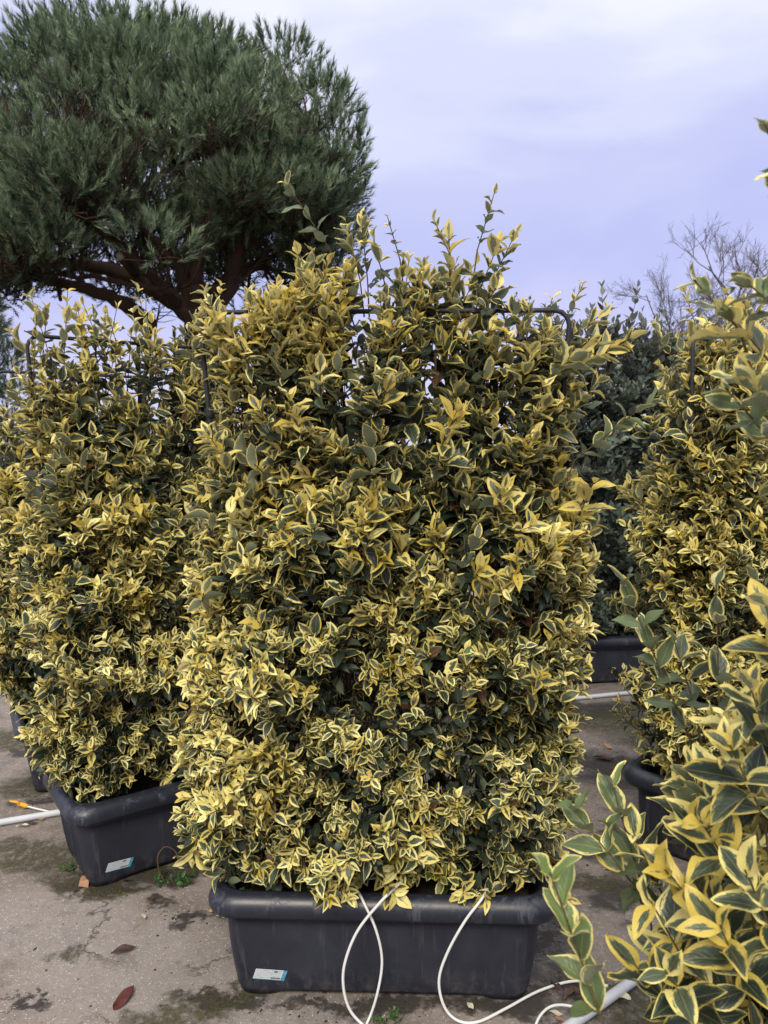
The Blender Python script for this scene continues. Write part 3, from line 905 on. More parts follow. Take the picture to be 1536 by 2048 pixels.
# ------------------------------------------------------------------ trellis
def trellis(center, rz, label, top=1.64, hb=.345, ht=.44, lean=0.0, bars=(0.62, 1.02, 1.40), stakes=(0.0,), ties=(), group='dark steel trellises'):
    root = empty('trellis_frame', (center[0], center[1], .2), rz)
    r_ = .035
    pts = [(-hb, 0, .02)]
    zt = top - .2
    for q in np.linspace(.15, 1, 6): pts.append((-hb - (ht - hb) * q, lean * q, .02 + (zt - r_ - .02) * q))
    for a in (30, 60, 90): pts.append((-ht + r_ - r_ * math.cos(math.radians(a)), lean, zt - r_ + r_ * math.sin(math.radians(a))))
    for q in np.linspace(-.9, .9, 9): pts.append((q * (ht - r_), lean, zt))
    for a in (90, 60, 30): pts.append((ht - r_ + r_ * math.cos(math.radians(a)), lean, zt - r_ + r_ * math.sin(math.radians(a))))
    for q in np.linspace(1, .15, 6): pts.append((hb + (ht - hb) * q, lean * q, .02 + (zt - r_ - .02) * q))
    pts.append((hb, 0, .02))
    link('frame', tube_mesh('frame', np.array(pts), .0058, M_STEEL, 8), root)
    for zb in bars:
        q = (zb - .22) / (zt - .02)
        x = hb + (ht - hb) * q
        link('crossbar', tube_mesh('crossbar', np.array([(-x - .008, lean * q + .008, zb - .2), (0, lean * q + .008, zb - .2 + .003), (x + .008, lean * q + .008, zb - .2)]), .0034, M_STEEL, 6), root)
        for s in (-1, 1):
            link('clip', tube_mesh('clip', np.array([(s * x, lean * q + .002, zb - .214), (s * x, lean * q + .004, zb - .2), (s * x, lean * q + .002, zb - .186)]), .0098, M_STEEL, 8), root)
    for sx in stakes:
        link('stake', tube_mesh('stake', np.array([(sx, .01, .0), (sx * 1.08, .01 + lean * .5, zt * .5), (sx * 1.15, .01 + lean, zt + .004)]), .0052, M_STEEL, 6), root)
    rr = random.Random(int(center[0] * 1000) + 7)
    for (tx, tz) in ties:
        P = []
        for k in range(14):
            a = k / 13 * 2 * math.pi * 1.15
            P.append((tx + .022 * math.cos(a) + .004 * k / 13, -.012 + .02 * math.sin(a), tz - .2 + .010 * math.sin(a * .7 + 1)))
        P += [(tx + .04, -.05, tz - .205), (tx + .05 + rr.uniform(-.02, .02), -.075, tz - .23)]
        link('tie', tube_mesh('tie', smooth_path(P, 30), .0016, M_TIE, 5), root)
    return tag(root, label, 'trellis', group)

# ================================================================== HEDGE ROWS
def interp_fn(zs, vs_):
    return lambda z: float(np.interp(z, zs, vs_))

# ---- the hedge facing the camera
C1 = (0.0, 1.90); R1 = math.radians(-2.0)
planter(C1, R1, 'dark plastic planter with wet rolled rim and two white tube loops hanging over its front', True)
trellis(C1, R1, 'dark steel trellis whose top bar shows across the tallest hedge', lean=-.03, ties=((.33, 1.38), (.36, 1.385), (.30, 1.35), (-.05, 1.05), (-.18, .86), (.10, 1.15)), stakes=(-.21, .23))
def _side(rows):
    zz = [at(768, y, 1.925)[2] for y, x in rows][::-1]
    xx = [at(x, y, 1.925)[0] for y, x in rows][::-1]
    return zz, xx
lz, lx = _side([(540, 620), (590, 560), (640, 480), (700, 435), (800, 425), (900, 420), (1000, 400), (1100, 395), (1200, 380), (1300, 375), (1400, 372), (1500, 372), (1600, 368), (1700, 400), (1760, 450)])
rz_, rx = _side([(540, 980), (590, 1010), (640, 1090), (700, 1155), (800, 1150), (900, 1145), (1000, 1160), (1100, 1160), (1200, 1175), (1300, 1150), (1400, 1150), (1500, 1160), (1600, 1155), (1700, 1115), (1760, 1075)])
TOP = [
    (660, 500, 1.90, 570, 362, 1.86, 6, .046, .12, .75, .8, 60),
    (955, 500, 1.90, 990, 382, 1.88, 6, .040, .15, .65, .7, 42),
    (800, 520, 1.92, 774, 430, 1.90, 5, .022, .25, .5, .7, 60),
    (905, 520, 1.90, 866, 436, 1.88, 6, .036, .35, .5, .7, 55),
    (900, 560, 1.88, 898, 470, 1.86, 3, .058, .5, .3, .3, 70),
    (985, 560, 1.90, 1034, 462, 1.88, 6, .040, .4, .4, .5, 60),
    (960, 580, 1.87, 1000, 480, 1.84, 4, .060, .62, .2, .2, 70),
    (720, 560, 1.92, 690, 440, 1.90, 7, .044, .30, .4, .6, 55),
    (735, 560, 1.92, 722, 432, 1.91, 7, .042, .25, .5, .6, 55),
    (770, 570, 1.90, 745, 470, 1.88, 6, .046, .45, .3, .5, 60),
    (610, 620, 1.90, 596, 505, 1.88, 7, .046, .6, .2, .4, 55),
    (640, 600, 1.92, 655, 520, 1.90, 6, .048, .55, .2, .4, 60),
    (560, 680, 1.90, 558, 570, 1.88, 7, .046, .5, .3, .5, 60),
    (520, 700, 1.90, 497, 590, 1.88, 7, .046, .45, .3, .5, 60),
    (465, 700, 1.88, 410, 585, 1.86, 6, .050, .35, .4, .6, 60),
    (1090, 660, 1.90, 1105, 595, 1.88, 5, .040, .4, .4, .5, 60),
    (1125, 650, 1.88, 1168, 565, 1.86, 5, .030, .35, .5, .6, 60),
    (1120, 690, 1.86, 1215, 620, 1.84, 6, .044, .45, .3, .4, 60),
    (1110, 760, 1.84, 1265, 675, 1.82, 7, .060, .55, .2, .3, 65),
    (1090, 760, 1.80, 1180, 690, 1.76, 5, .072, .40, .2, .4, 50),
    (1150, 920, 1.80, 1320, 785, 1.78, 8, .056, .12, .9, .7, 55),
    (1120, 850, 1.82, 1200, 760, 1.8, 5, .056, .35, .2, .4, 60),
    (880, 900, 1.72, 915, 820, 1.66, 5, .062, .80, .1, .15, 60),
    (1150, 1050, 1.80, 1190, 960, 1.74, 5, .066, .85, .1, .15, 60),
    (720, 1080, 1.72, 740, 1000, 1.64, 5, .060, .78, .1, .2, 60),
    (580, 660, 1.85, 590, 570, 1.83, 6, .052, .62, .2, .3, 60),
    (690, 700, 1.82, 680, 600, 1.80, 6, .054, .58, .2, .3, 60),
    (830, 640, 1.86, 850, 540, 1.84, 6, .054, .5, .2, .3, 60),
    (470, 745, 1.84, 418, 660, 1.80, 6, .054, .5, .2, .4, 62),
    (480, 720, 1.82, 450, 640, 1.79, 6, .054, .55, .2, .4, 62),
    (465, 940, 1.82, 410, 860, 1.78, 6, .054, .5, .2, .4, 62),
    (470, 1000, 1.82, 445, 900, 1.76, 6, .052, .6, .2, .4, 60),
    (980, 1780, 1.78, 975, 1800, 1.68, 4, .05, .5, .2, .6, 75),
    (770, 1760, 1.74, 790, 1790, 1.67, 4, .055, .7, .2, .6, 75),
    (1080, 1730, 1.78, 1140, 1800, 1.70, 4, .05, .6, .2, .6, 75),
    (400, 1660, 1.78, 385, 1720, 1.72, 5, .055, .75, .2, .6, 70),
]
_r = random.Random(8)
for _ in range(34):
    _x, _y = _r.uniform(430, 690), _r.uniform(600, 800)
    if _y < 760 - (_x - 430) * 0.7: _y += 90
    TOP.append((_x, _y, 1.84, _x + _r.uniform(-45, 25), _y - _r.uniform(60, 105), 1.80, _r.randint(5, 7), _r.uniform(.044, .056), _r.uniform(.45, .75), .2, .3, 64))
shrub('privet_hedge', 'variegated yellow and green privet hedge in the planter with white tube loops', 'hedge', 'variegated privet hedges', C1, R1, 11,
      interp_fn(lz, lx), interp_fn(rz_, rx), interp_fn((.25, .35, .6, 1.0, 1.3, 1.7), (.15, .20, .22, .19, .14, .09)), (.27, 1.74),
      1480, 480, 420, 3600, .0435, TPL_MID, 'mid', M_LEAF, 300,
      dark_spot=[(.16, 1.50, .13, .20, .45), (.16, 1.25, .20, .12, .25), (.1, .9, .08, .05, .35), (.25, .35, .3, .06, .25)], extra=shoots_from_px(TOP, 3), top_density=.50)

# ---- generic outline for the other hedges
GZ = (.25, .30, .42, .7, 1.0, 1.3, 1.55, 1.72)
def glr(s, seed):
    r = random.Random(seed)
    return interp_fn(GZ, [s * (v + r.uniform(-.03, .03)) for v in (.36, .42, .49, .50, .48, .47, .44, .30)])
G_TH = interp_fn((.25, .4, .7, 1.1, 1.5, 1.75), (.14, .22, .23, .19, .13, .08))
def gen_top(center, rz, seed, n, zt=1.70, w_=.42, leaf=.046):
    r = np.random.default_rng(seed)
    x = r.uniform(-w_, w_, n)
    base = np.stack([center[0] + x * math.cos(rz), center[1] + x * math.sin(rz), zt - .14 + r.uniform(-.1, .05, n) - .12 * np.abs(x / w_) ** 3], 1) + r.normal(0, .03, (n, 3)) * (1, 1, 0)
    d = nrm(np.stack([x * .5, np.zeros(n), np.ones(n)], 1) + r.normal(0, .22, (n, 3)))
    return dict(base=base, dir=d, length=r.uniform(.11, .24, n), pairs=r.integers(5, 8, n), curl=np.zeros(n), leaf=leaf * r.uniform(.8, 1.2, n), yel=np.clip(r.normal(.48, .18, n), 0, 1),
                fresh=np.clip(r.normal(.3, .3, n), 0, 1), pale=np.clip(r.normal(.4, .25, n), 0, 1), open=np.full(n, 58.0))

# ---- hedge at the left of the row
C2 = (-.675, 2.52); R2 = math.radians(35)
planter(C2, R2, 'dark planter with fluted end and a printed sticker, beside the dried weeds', True)
trellis(C2, R2, 'dark steel trellis with green ties on the hedge below the pine limbs', ties=((-.30, 1.40), (-.22, 1.39), (-.12, 1.40), (-.02, 1.385), (.10, 1.55), (-.28, 1.01), (-.05, 1.57), (.02, 1.36)), stakes=(-.10, .18))
shrub('privet_hedge', 'variegated privet hedge standing between the main hedge and the far left pipe', 'hedge', 'variegated privet hedges', C2, R2, 23,
      glr(-1, 1), glr(1, 2), G_TH, (.27, 1.70), 1200, 360, 240, 2600, .0435, TPL_MID, 'mid', M_LEAF, 300,
      dark_spot=[(-.2, 1.38, .18, .17, .45), (.05, 1.2, .15, .1, .3)], extra=gen_top(C2, R2, 5, 26, 1.79), top_density=.50)

# ---- hedge behind it
C3 = (-1.09, 3.13); R3 = math.radians(29)
planter(C3, R3, 'dark planter half hidden behind the white pipe and the hedge before it')
trellis(C3, R3, 'dark steel trellis with a bare rounded corner against the sky', top=1.60, ht=.43, stakes=(0.1,))
shrub('privet_hedge', 'variegated privet hedge below the bare rounded trellis corner', 'hedge', 'variegated privet hedges', C3, R3, 31,
      glr(-1.02, 3), glr(1, 4), G_TH, (.27, 1.52), 720, 200, 90, 1700, .045, TPL_LOW, 'low', M_LEAF, 150, extra=gen_top(C3, R3, 6, 14, 1.60, .30), top_density=.7)

# ---- hedge seen through the gaps behind the main one
C6 = (-.10, 3.55); R6 = math.radians(12)
planter(C6, R6, 'dark planter behind the main hedge')
shrub('privet_hedge', 'variegated privet hedge glimpsed through gaps behind the main hedge', 'hedge', 'variegated privet hedges', C6, R6, 37,
      glr(-1, 5), glr(1, 6), G_TH, (.27, 1.52), 500, 140, 60, 1200, .046, TPL_LOW, 'low', M_LEAF, 0, extra=gen_top(C6, R6, 8, 14, 1.60), top_density=.7)

# ---- hedge at the right
C4 = (1.20, 2.60); R4 = math.radians(47)
planter(C4, R4, 'dark planter with its short fluted end toward the red fallen leaf')
trellis(C4, R4, 'dark steel trellis with one bare post in the hedge before the bare trees', stakes=(.1,), ties=((-.2, 1.40), (-.1, 1.38)))
shrub('privet_hedge', 'variegated privet hedge in front of the bare trees and grey-green shrub', 'hedge', 'variegated privet hedges', C4, R4, 41,
      glr(-1, 7), glr(1, 8), interp_fn((.25, .4, .7, 1.1, 1.5, 1.75), (.13, .20, .24, .21, .15, .09)), (.27, 1.70), 1000, 560, 520, 2500, .043, TPL_MID, 'mid', M_LEAF, 300,
      extra=gen_top(C4, R4, 9, 30, 1.80), top_density=.75, ybase=.52)

# ---- grey-green shrubs behind on the right
SZ = (.25, .4, .8, 1.3, 1.7, 2.0)
for k, (cx, cy, seed, h_, lab) in enumerate(((1.22, 4.35, 51, 1.98, 'grey-green silverberry shrub rising between the main and the right hedge'),
                                          (2.10, 4.55, 52, 1.86, 'grey-green silverberry shrub behind the right hedge below the bare trees'),
                                          (1.72, 5.35, 53, 1.95, 'grey-green silverberry shrub farther back between the two other silverberries'))):
    planter((cx, cy), .15, ('dark planter at the foot of the grey-green shrub beside the main hedge', 'dark planter of the shrub behind the right hedge', 'dark planter of the farthest grey-green shrub')[k])
    r = np.random.default_rng(seed)
    n = 46
    xx = r.uniform(-.5, .5, n)
    ex = dict(base=np.stack([cx + xx, cy + r.normal(0, .1, n), h_ - .25 + r.uniform(-.15, .1, n)], 1), dir=nrm(np.stack([xx * .4, r.normal(0, .1, n), np.ones(n)], 1) + r.normal(0, .15, (n, 3))),
              length=r.uniform(.2, .48, n), pairs=r.integers(7, 11, n), curl=np.zeros(n), leaf=r.uniform(.035, .06, n), yel=np.zeros(n), fresh=r.uniform(.3, .9, n), pale=r.uniform(0, 1, n), open=np.full(n, 62.0))
    shrub('silverberry_shrub', lab, 'shrub', 'grey-green shrubs', (cx, cy), .15, seed,
          interp_fn(SZ, (-.36, -.46, -.54, -.54, -.50, -.38)), interp_fn(SZ, (.36, .46, .54, .54, .50, .38)), interp_fn(SZ, (.16, .26, .30, .28, .22, .12)), (.27, h_),
          *((1150, 300, 100, 3200) if k == 0 else (620, 160, 40, 1700)), .050, TPL_OVAL, 'oval', M_SILVER, 160 if k == 0 else 30, extra=ex, open_=65, fresh=.25)

# ---- the hedge close to the camera at the right
C5 = (.80, 1.02); R5 = math.radians(75)
planter(C5, R5, 'dark planter under the big-leaved hedge beside the white ground pipe')
NEAR = [
    (1210, 2060, .74, 1100, 1745, .72, 6, .054, .0, 1.0, .8, 34),
    (1330, 1850, 1.10, 1140, 1610, 1.08, 6, .062, .16, .75, .9, 62),
    (1300, 1830, 1.12, 1222, 1560, 1.10, 5, .060, .14, .85, .9, 58),
    (1330, 1800, 1.10, 1265, 1660, 1.09, 3, .060, .30, .5, .9, 55),
    (1380, 1480, 1.22, 1245, 1160, 1.18, 8, .056, .10, .75, .8, 50),
    (1395, 1430, 1.22, 1345, 1270, 1.18, 4, .058, .12, .6, .8, 60),
    (1440, 1460, 1.15, 1432, 1170, 1.12, 5, .054, .12, .6, .8, 66),
    (1480, 660, .90, 1388, 560, .88, 4, .036, .10, .9, .7, 52),
    (1570, 760, .90, 1470, 640, .90, 4, .062, .55, .4, .3, 60),
    (1560, 900, .86, 1450, 775, .84, 4, .052, .10, .9, .7, 65),
    (1580, 860, .80, 1500, 760, .80, 4, .056, .25, .6, .6, 60),
    (1580, 640, .85, 1500, 570, .85, 4, .040, .2, .8, .6, 60),
    (1605, 420, .70, 1528, 240, .70, 5, .028, .12, .5, .9, 45),
    (1630, 460, .70, 1555, 350, .70, 4, .03, .12, .5, .9, 55),
    (1440, 1760, 1.0, 1390, 1640, .96, 5, .062, .45, .2, .5, 66),
    (1480, 1680, 1.02, 1430, 1540, .98, 5, .062, .5, .2, .5, 66),
    (1430, 1920, 1.0, 1360, 1850, .96, 5, .062, .3, .3, .5, 70),
    (1380, 1980, 1.05, 1320, 1900, 1.0, 5, .06, .3, .3, .5, 70),
    (1480, 1900, .98, 1420, 1800, .93, 5, .062, .4, .3, .5, 70),
    (1360, 2040, .95, 1270, 1930, .90, 4, .062, .25, .3, .4, 60),
    (1400, 1980, .92, 1300, 1800, .86, 5, .064, .60, .2, .35, 65),
    (1450, 1880, .92, 1330, 1740, .86, 5, .064, .70, .1, .3, 65),
    (1500, 1800, .90, 1400, 1640, .84, 5, .063, .60, .2, .35, 65),
    (1420, 2060, .86, 1330, 1940, .80, 5, .064, .35, .2, .4, 70),
    (1500, 2000, .84, 1440, 1850, .78, 5, .064, .45, .2, .4, 70),
    (1560, 1900, .82, 1490, 1740, .76, 5, .064, .35, .3, .5, 70),
    (1530, 1640, .86, 1460, 1490, .80, 5, .062, .45, .2, .4, 65),
    (1560, 1560, .84, 1500, 1370, .80, 5, .061, .40, .3, .5, 65),
    (1580, 1420, .86, 1530, 1200, .82, 5, .070, .5, .3, .5, 62),
]
shrub('privet_hedge', 'big-leaved variegated privet hedge overhanging the white ground pipe', 'hedge', 'variegated privet hedges', C5, R5, 61,
      interp_fn((.25, .5, 1.1, 1.6), (-.30, -.40, -.40, -.3)), interp_fn((.25, .5, 1.1, 1.6), (.22, .22, .20, .2)),
      interp_fn((.25, .45, .62, .80, .95, 1.15, 1.22, 1.6), (.16, .26, .27, .235, .20, .17, .07, .04)), (.29, 1.34), 110, 90, 760, 900, .056, TPL_HI, 'high', M_LEAF, 300,
      extra=shoots_from_px([r[:8] + (r[8] - .08,) + r[9:] for r in NEAR], 4), ybase=.27, pale=.5, fresh=.3, twig=M_GREENTWIG, top_density=.35)

# ================================================================== TREES
def needle_clump(rng, center, rad, flat, ntuft, nneed, nl=.135, bias=None, tuftlen=.26):
    """One pad of pine shoots; returns vertex, face and colour arrays (one triangle to a needle)."""
    u = nrm(rng.normal(0, 1, (ntuft, 3)))
    u[:, 2] = np.abs(u[:, 2]) * np.where(rng.uniform(0, 1, ntuft) < .82, 1, -.5)
    rr_ = rng.uniform(.45, 1.0, ntuft) ** .6
    P = center + u * rr_[:, None] * np.array((rad, rad, rad * flat))
    D = nrm(u * .9 + np.array((0, 0, .7)) + (bias if bias is not None else 0) + rng.normal(0, .35, (ntuft, 3)))
    t = rng.uniform(0, 1, (ntuft, nneed)) ** .7
    root = P[:, None] + D[:, None] * (t * tuftlen)[..., None]
    v = nrm(rng.normal(0, 1, (ntuft, nneed, 3)))
    v = nrm(v - D[:, None] * (v * D[:, None]).sum(-1, keepdims=True))
    sp_ = rng.uniform(.35, 1.0, (ntuft, nneed)) * (1.2 - .75 * t)
    nd = nrm(D[:, None] + v * sp_[..., None])
    tip = root + nd * (nl * rng.uniform(.7, 1.15, (ntuft, nneed)))[..., None]
    sd = nrm(np.cross(nd, nrm(rng.normal(0, 1, (ntuft, nneed, 3))))) * .0066
    V = np.stack([root - sd, root + sd, tip], 2).reshape(-1, 3)
    F = np.arange(len(V)).reshape(-1, 3)
    shade = np.clip(.22 + .34 * rng.normal(0, 1, (ntuft, 1)) + .60 * t, 0, 1)  # random tuft tone, plus shade painted dark inside tufts and light at tips
    wrm = np.repeat(np.clip(rng.normal(.25, .25, (ntuft, 1)), 0, 1), nneed, 1)
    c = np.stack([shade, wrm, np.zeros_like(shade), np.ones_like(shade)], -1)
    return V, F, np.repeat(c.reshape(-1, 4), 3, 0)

def pine_tree():
    rng = np.random.default_rng(77)
    D0 = 13.0
    base = at(392, 660, D0); base[2] = 0
    root = empty('pine_tree', tuple(base))
    def loc(px, py, Y): return at(px, py, Y) - base
    fork = loc(398, 640, D0)
    link('trunk', tube_mesh('trunk', smooth_path([(0.25, 0.1, -.1), (.18, .05, 1.2), (.08, 0, 2.4), fork], 14), np.linspace(.36, .24, 14), M_PINEBARK, 12), root)
    limbs = [
        [(398, 642, 13), (340, 595, 13.0), (280, 560, 12.8), (200, 535, 12.6), (120, 522, 12.4), (30, 500, 12.2)],
        [(398, 642, 13), (372, 570, 13.1), (385, 500, 13.0), (378, 420, 12.8), (350, 330, 12.6)],
        [(398, 642, 13), (392, 560, 12.9), (402, 470, 12.8), (425, 400, 12.6), (470, 300, 12.6)],
        [(402, 645, 13), (455, 580, 12.9), (480, 500, 12.7), (510, 440, 12.6), (580, 330, 12.6)],
        [(395, 630, 13), (365, 540, 13.4), (300, 470, 13.6), (250, 400, 13.8), (180, 300, 14.0)],
        [(400, 630, 13), (450, 560, 13.6), (540, 520, 14.0), (620, 440, 14.4)],
        [(360, 612, 13), (310, 560, 12.2), (250, 500, 11.6), (180, 440, 11.2), (110, 380, 11.0)],
        [(372, 570, 13.1), (345, 500, 13), (320, 450, 12.6), (280, 380, 12.0)],
        [(480, 500, 12.7), (470, 440, 12.3), (440, 390, 12.0)],
        [(455, 580, 12.9), (420, 575, 12.4), (330, 580, 12.0), (220, 560, 11.8), (60, 545, 11.6)],
        [(510, 440, 12.6), (560, 450, 12.6), (620, 480, 12.8)],
        [(300, 650, 13.2), (262, 618, 12.7), (215, 590, 12.4), (120, 565, 12.0), (0, 548, 11.8)],
    ]
    rad = [.17, .13, .13, .16, .12, .11, .10, .09, .07, .07, .07, .15]
    ends = []
    for cps, r0 in zip(limbs, rad):
        P = smooth_path([loc(*c) for c in cps], 22)
        P += rng.normal(0, .018, P.shape)
        link('limb', tube_mesh('limb', P, np.linspace(r0, r0 * .35, 22), M_PINEBARK, 9), root)
        ends.append(P)
    # low limb joins the trunk
    # sawn-off stub
    a, b = loc(270, 545, 12.6), loc(243, 513, 11.7)
    stub = link('cut_stub', tube_mesh('cut_stub', np.array([a, (a + b) / 2, b]), np.array([.085, .08, .076]), M_PINEBARK, 12), root)
    dr = nrm((b - a)[None])[0]
    cam_dir = nrm((np.array((0, 0, CAM_H)) - base - b)[None])[0]
    link('sawn_face', tube_mesh('sawn_face', np.array([b, b + cam_dir * .012]), .072, M_SAWN, 14), stub)
    # pads of needles over a dome
    c = loc(296, 580, 13.0)
    clumps = []
    k = 0
    while k < 150:
        u = nrm(rng.normal(0, 1, (1, 3)))[0]
        if u[2] < -.02: continue
        e = np.array((3.2, 3.0, 3.9)) * rng.uniform(.86, 1.0)
        p = c + u * e * (1 if u[2] > .15 else .95)
        clumps.append((p, rng.uniform(.42, .72), u * .5)); k += 1
    for _ in range(46):
        u = nrm(rng.normal(0, 1, (1, 3)))[0]; u[2] = abs(u[2])
        p = c + u * np.array((3.2, 3.0, 3.8)) * rng.uniform(.45, .82) + np.array((0, 0, .35))
        clumps.append((p, rng.uniform(.45, .7), u * .3))
    for (px, py, Y, r_) in ((560, 320, 10.9, .42), (470, 395, 10.8, .42), (600, 395, 11.0, .5), (660, 300, 11.4, .5), (40, 535, 11.0, .5), (190, 330, 10.4, .5), (90, 400, 10.4, .55), (150, 420, 10.8, .4),
                            (60, 300, 10.2, .5), (660, 420, 12.2, .45), (640, 470, 12.6, .5), (668, 350, 12.4, .45), (640, 560, 13.4, .45), (600, 520, 13.6, .45), (690, 500, 13.6, .45), (300, 260, 10.1, .5), (420, 250, 10.2, .5), (10, 450, 11.0, .5), (520, 220, 10.4, .5),
                            (100, 480, 11.0, .42), (180, 390, 10.7, .4), (420, 420, 11.0, .34), (20, 390, 10.8, .5), (640, 230, 11.0, .5), (30, 570, 11.6, .45), (110, 560, 11.8, .36), (60, 470, 11.2, .4), (140, 500, 11.4, .34), (215, 440, 11.3, .36), (160, 460, 11.4, .36), (250, 350, 10.8, .4), (330, 330, 10.6, .42), (-20, 520, 11.2, .5), (-30, 590, 11.4, .5), (600, 165, 12.6, .5), (630, 215, 12.6, .55), (672, 275, 12.8, .5), (680, 335, 12.8, .5), (560, 125, 12.6, .5), (685, 395, 13.0, .45)):
        clumps.append((loc(px, py, Y), r_, np.array((0, -.4, .2))))
    A, B, Cc = [], [], []
    allP = np.vstack(ends)
    for (p, r_, bias) in clumps:
        V, F, col = needle_clump(rng, p, r_, .62, int(62 * (r_ / .58) ** 2), 33, bias=bias)
        o = link('needle_clump', quad_mesh('needle_clump', V, F, M_PINE, {'lcol': ('FLOAT_COLOR', col)}, False), root)
        o['kind'] = 'stuff'
        d = np.linalg.norm(allP - p - np.array((0, 0, -.6)), axis=1)
        q = allP[np.argmin(d)]
        mid_ = (q + p) / 2 + np.array((0, 0, -.15)) + rng.normal(0, .12, 3)
        link('branch', tube_mesh('branch', smooth_path([q, mid_, p], 8), np.linspace(.035, .012, 8), M_PINEBARK, 5), root)
        for _ in range(12):
            f = rng.uniform(.35, 1.0)
            s = q + (p - q) * f + np.array((0, 0, -.15)) * math.sin(f * math.pi)
            e = p + np.clip(rng.normal(0, .42, 3), -.7, .7) * np.array((r_, r_, r_ * .5)) * 1.2
            A.append(s); B.append((s + e) / 2 + rng.normal(0, .06, 3)); Cc.append(e)
    t = link('twigs', tubes_joined('twigs', np.array(A), np.array(B), np.array(Cc), np.full(len(A), .012), np.full(len(A), .005), M_PINEBARK), root)
    t['kind'] = 'stuff'
    tag(root, 'broad dark stone pine with domed crown and forking brown limbs', 'tree')
pine_tree()

def far_conifer():
    rng = np.random.default_rng(5)
    c = at(-52, 892, 16.0); c[2] = 0
    root = empty('conifer_tree', tuple(c))
    link('trunk', tube_mesh('trunk', np.array([(0, 0, 0), (0, 0, 1.5), (.05, 0, 3.2), (0, 0, 4.4)]), np.array([.16, .13, .08, .02]), M_PINEBARK, 8), root)
    for i in range(44):
        z = rng.uniform(.6, 4.2); w_ = np.interp(z, (.6, 2.6, 4.4), (.85, .80, .12)); a = rng.uniform(0, 6.28)
        V, F, col = needle_clump(rng, np.array((math.cos(a) * w_, math.sin(a) * w_, z)), .38, .6, 34, 26, nl=.16)
        o = link('needle_clump', quad_mesh('needle_clump', V, F, M_PINE, {'lcol': ('FLOAT_COLOR', col)}, False), root)
        o['kind'] = 'stuff'
    tag(root, 'small dark conifer beyond the hedge with the bare trellis corner', 'tree')
far_conifer()

def bare_tree(px, py_top, Y, spread, seed, label, thin):
    rng = np.random.default_rng(seed)
    top = at(px, py_top, Y)
    base = np.array((top[0], Y, 0.0)); H = top[2]
    root = empty('bare_tree', tuple(base))
    link('trunk', tube_mesh('trunk', np.array([(0, 0, 0), (.05, 0, H * .25), (0, .03, H * .5), (.02, 0, H * .78)]), np.array([.11, .09, .065, .02]) * thin, M_GREYBARK, 8), root)
    A, B, Cc, r0, r1 = [], [], [], [], []
    def grow(p, d, ln, r, lvl):
        e = p + d * ln
        m_ = (p + e) / 2 + rng.normal(0, ln * .05, 3)
        if lvl == 0:
            link('branch', tube_mesh('branch', smooth_path([p, m_, e], 7), np.linspace(r, r * .5, 7), M_GREYBARK, 6), root)
        else:
            A.append(p); B.append(m_); Cc.append(e); r0.append(r); r1.append(r * .55)
        if lvl >= 4: return
        for q in range((4, 5, 4, 3, 0)[lvl]):
            f = rng.uniform(.35, 1.0)
            dd = nrm((d + rng.normal(0, .5, 3) + np.array((0, 0, .22)))[None])[0]
            s = p + (e - p) * f
            grow(s, dd, ln * rng.uniform(.45, .72), max(r * .55, .0035), lvl + 1)
    for i in range(9):
        a = i * 2.4; z = H * rng.uniform(.48, .76)
        d = nrm(np.array([[math.cos(a) * spread, math.sin(a) * spread, 1.0]]))[0]
        grow(np.array((0.0, 0, z)), d, H * rng.uniform(.17, .24), .028 * thin, 0)
    t = link('twigs', tubes_joined('twigs', np.array(A), np.array(B), np.array(Cc), np.array(r0), np.array(r1), M_GREYBARK), root)
    t['kind'] = 'stuff'
    tag(root, label, 'tree', 'bare trees')
bare_tree(1490, 488, 19.0, .85, 3, 'taller leafless grey tree with fine twigs above the hedge', 1.0)
bare_tree(1352, 560, 21.0, .8, 9, 'smaller leafless grey tree with fine twigs above the hedge', .8)

# ================================================================== TUBES AND PIPES
def tube_thing(name, ctrl, r, mat, label, cat, n=60, group=None):
    P = smooth_path(np.array(ctrl), n)
    o = link(name, tube_mesh(name, P, r, mat, 10))
    return tag(o, label, cat, group)
F_ = 1.672
tube_thing('irrigation_tube', [at(690, 1745, 1.86) , at(715, 1782, 1.735), at(728, 1806, 1.685), at(752, 1860, F_), at(764, 1920, F_), at(755, 1985, 1.665), at(736, 2042, 1.662), on_ground(712, 2075, .006), on_ground(640, 2100, .006), on_ground(520, 2130, .006)], .0031, M_TUBE,
           'thin white tube crossing under another tube on the planter front', 'tube')
tube_thing('irrigation_tube', [at(830, 1735, 1.86), at(795, 1771, 1.70), at(760, 1805, 1.665), at(715, 1862, 1.655), at(690, 1925, 1.652), at(687, 1975, 1.652), at(700, 2020, 1.652), at(728, 2052, 1.645), on_ground(760, 2078, .006), on_ground(850, 2110, .006)], .0033, M_TUBE,
           'thin white tube looping over its neighbour on the planter front', 'tube')
tube_thing('irrigation_tube', [at(985, 1755, 1.84), at(966, 1794, 1.69), at(930, 1842, F_), at(895, 1905, F_), at(878, 1960, F_), at(888, 2012, 1.665), on_ground(915, 2041, .008), on_ground(955, 2044, .006), on_ground(1010, 2018, .006), on_ground(1080, 1981, .006), on_ground(1150, 1962, .008), on_ground(1215, 1972, .03)], .0033, M_TUBE,
           'thin white tube drooping to the ground and running to the thick pipe', 'tube')
tube_thing('irrigation_tube', [on_ground(1062, 2075, .006), on_ground(1080, 2032, .02), on_ground(1105, 2012, .03), on_ground(1140, 2012, .03), on_ground(1175, 2026, .03)], .0031, M_TUBE,
           'short white tube arching beside the thick pipe', 'tube', 30)
p0, p1 = on_ground(1145, 2048, .016), on_ground(1340, 1910, .016)
dv = p1 - p0
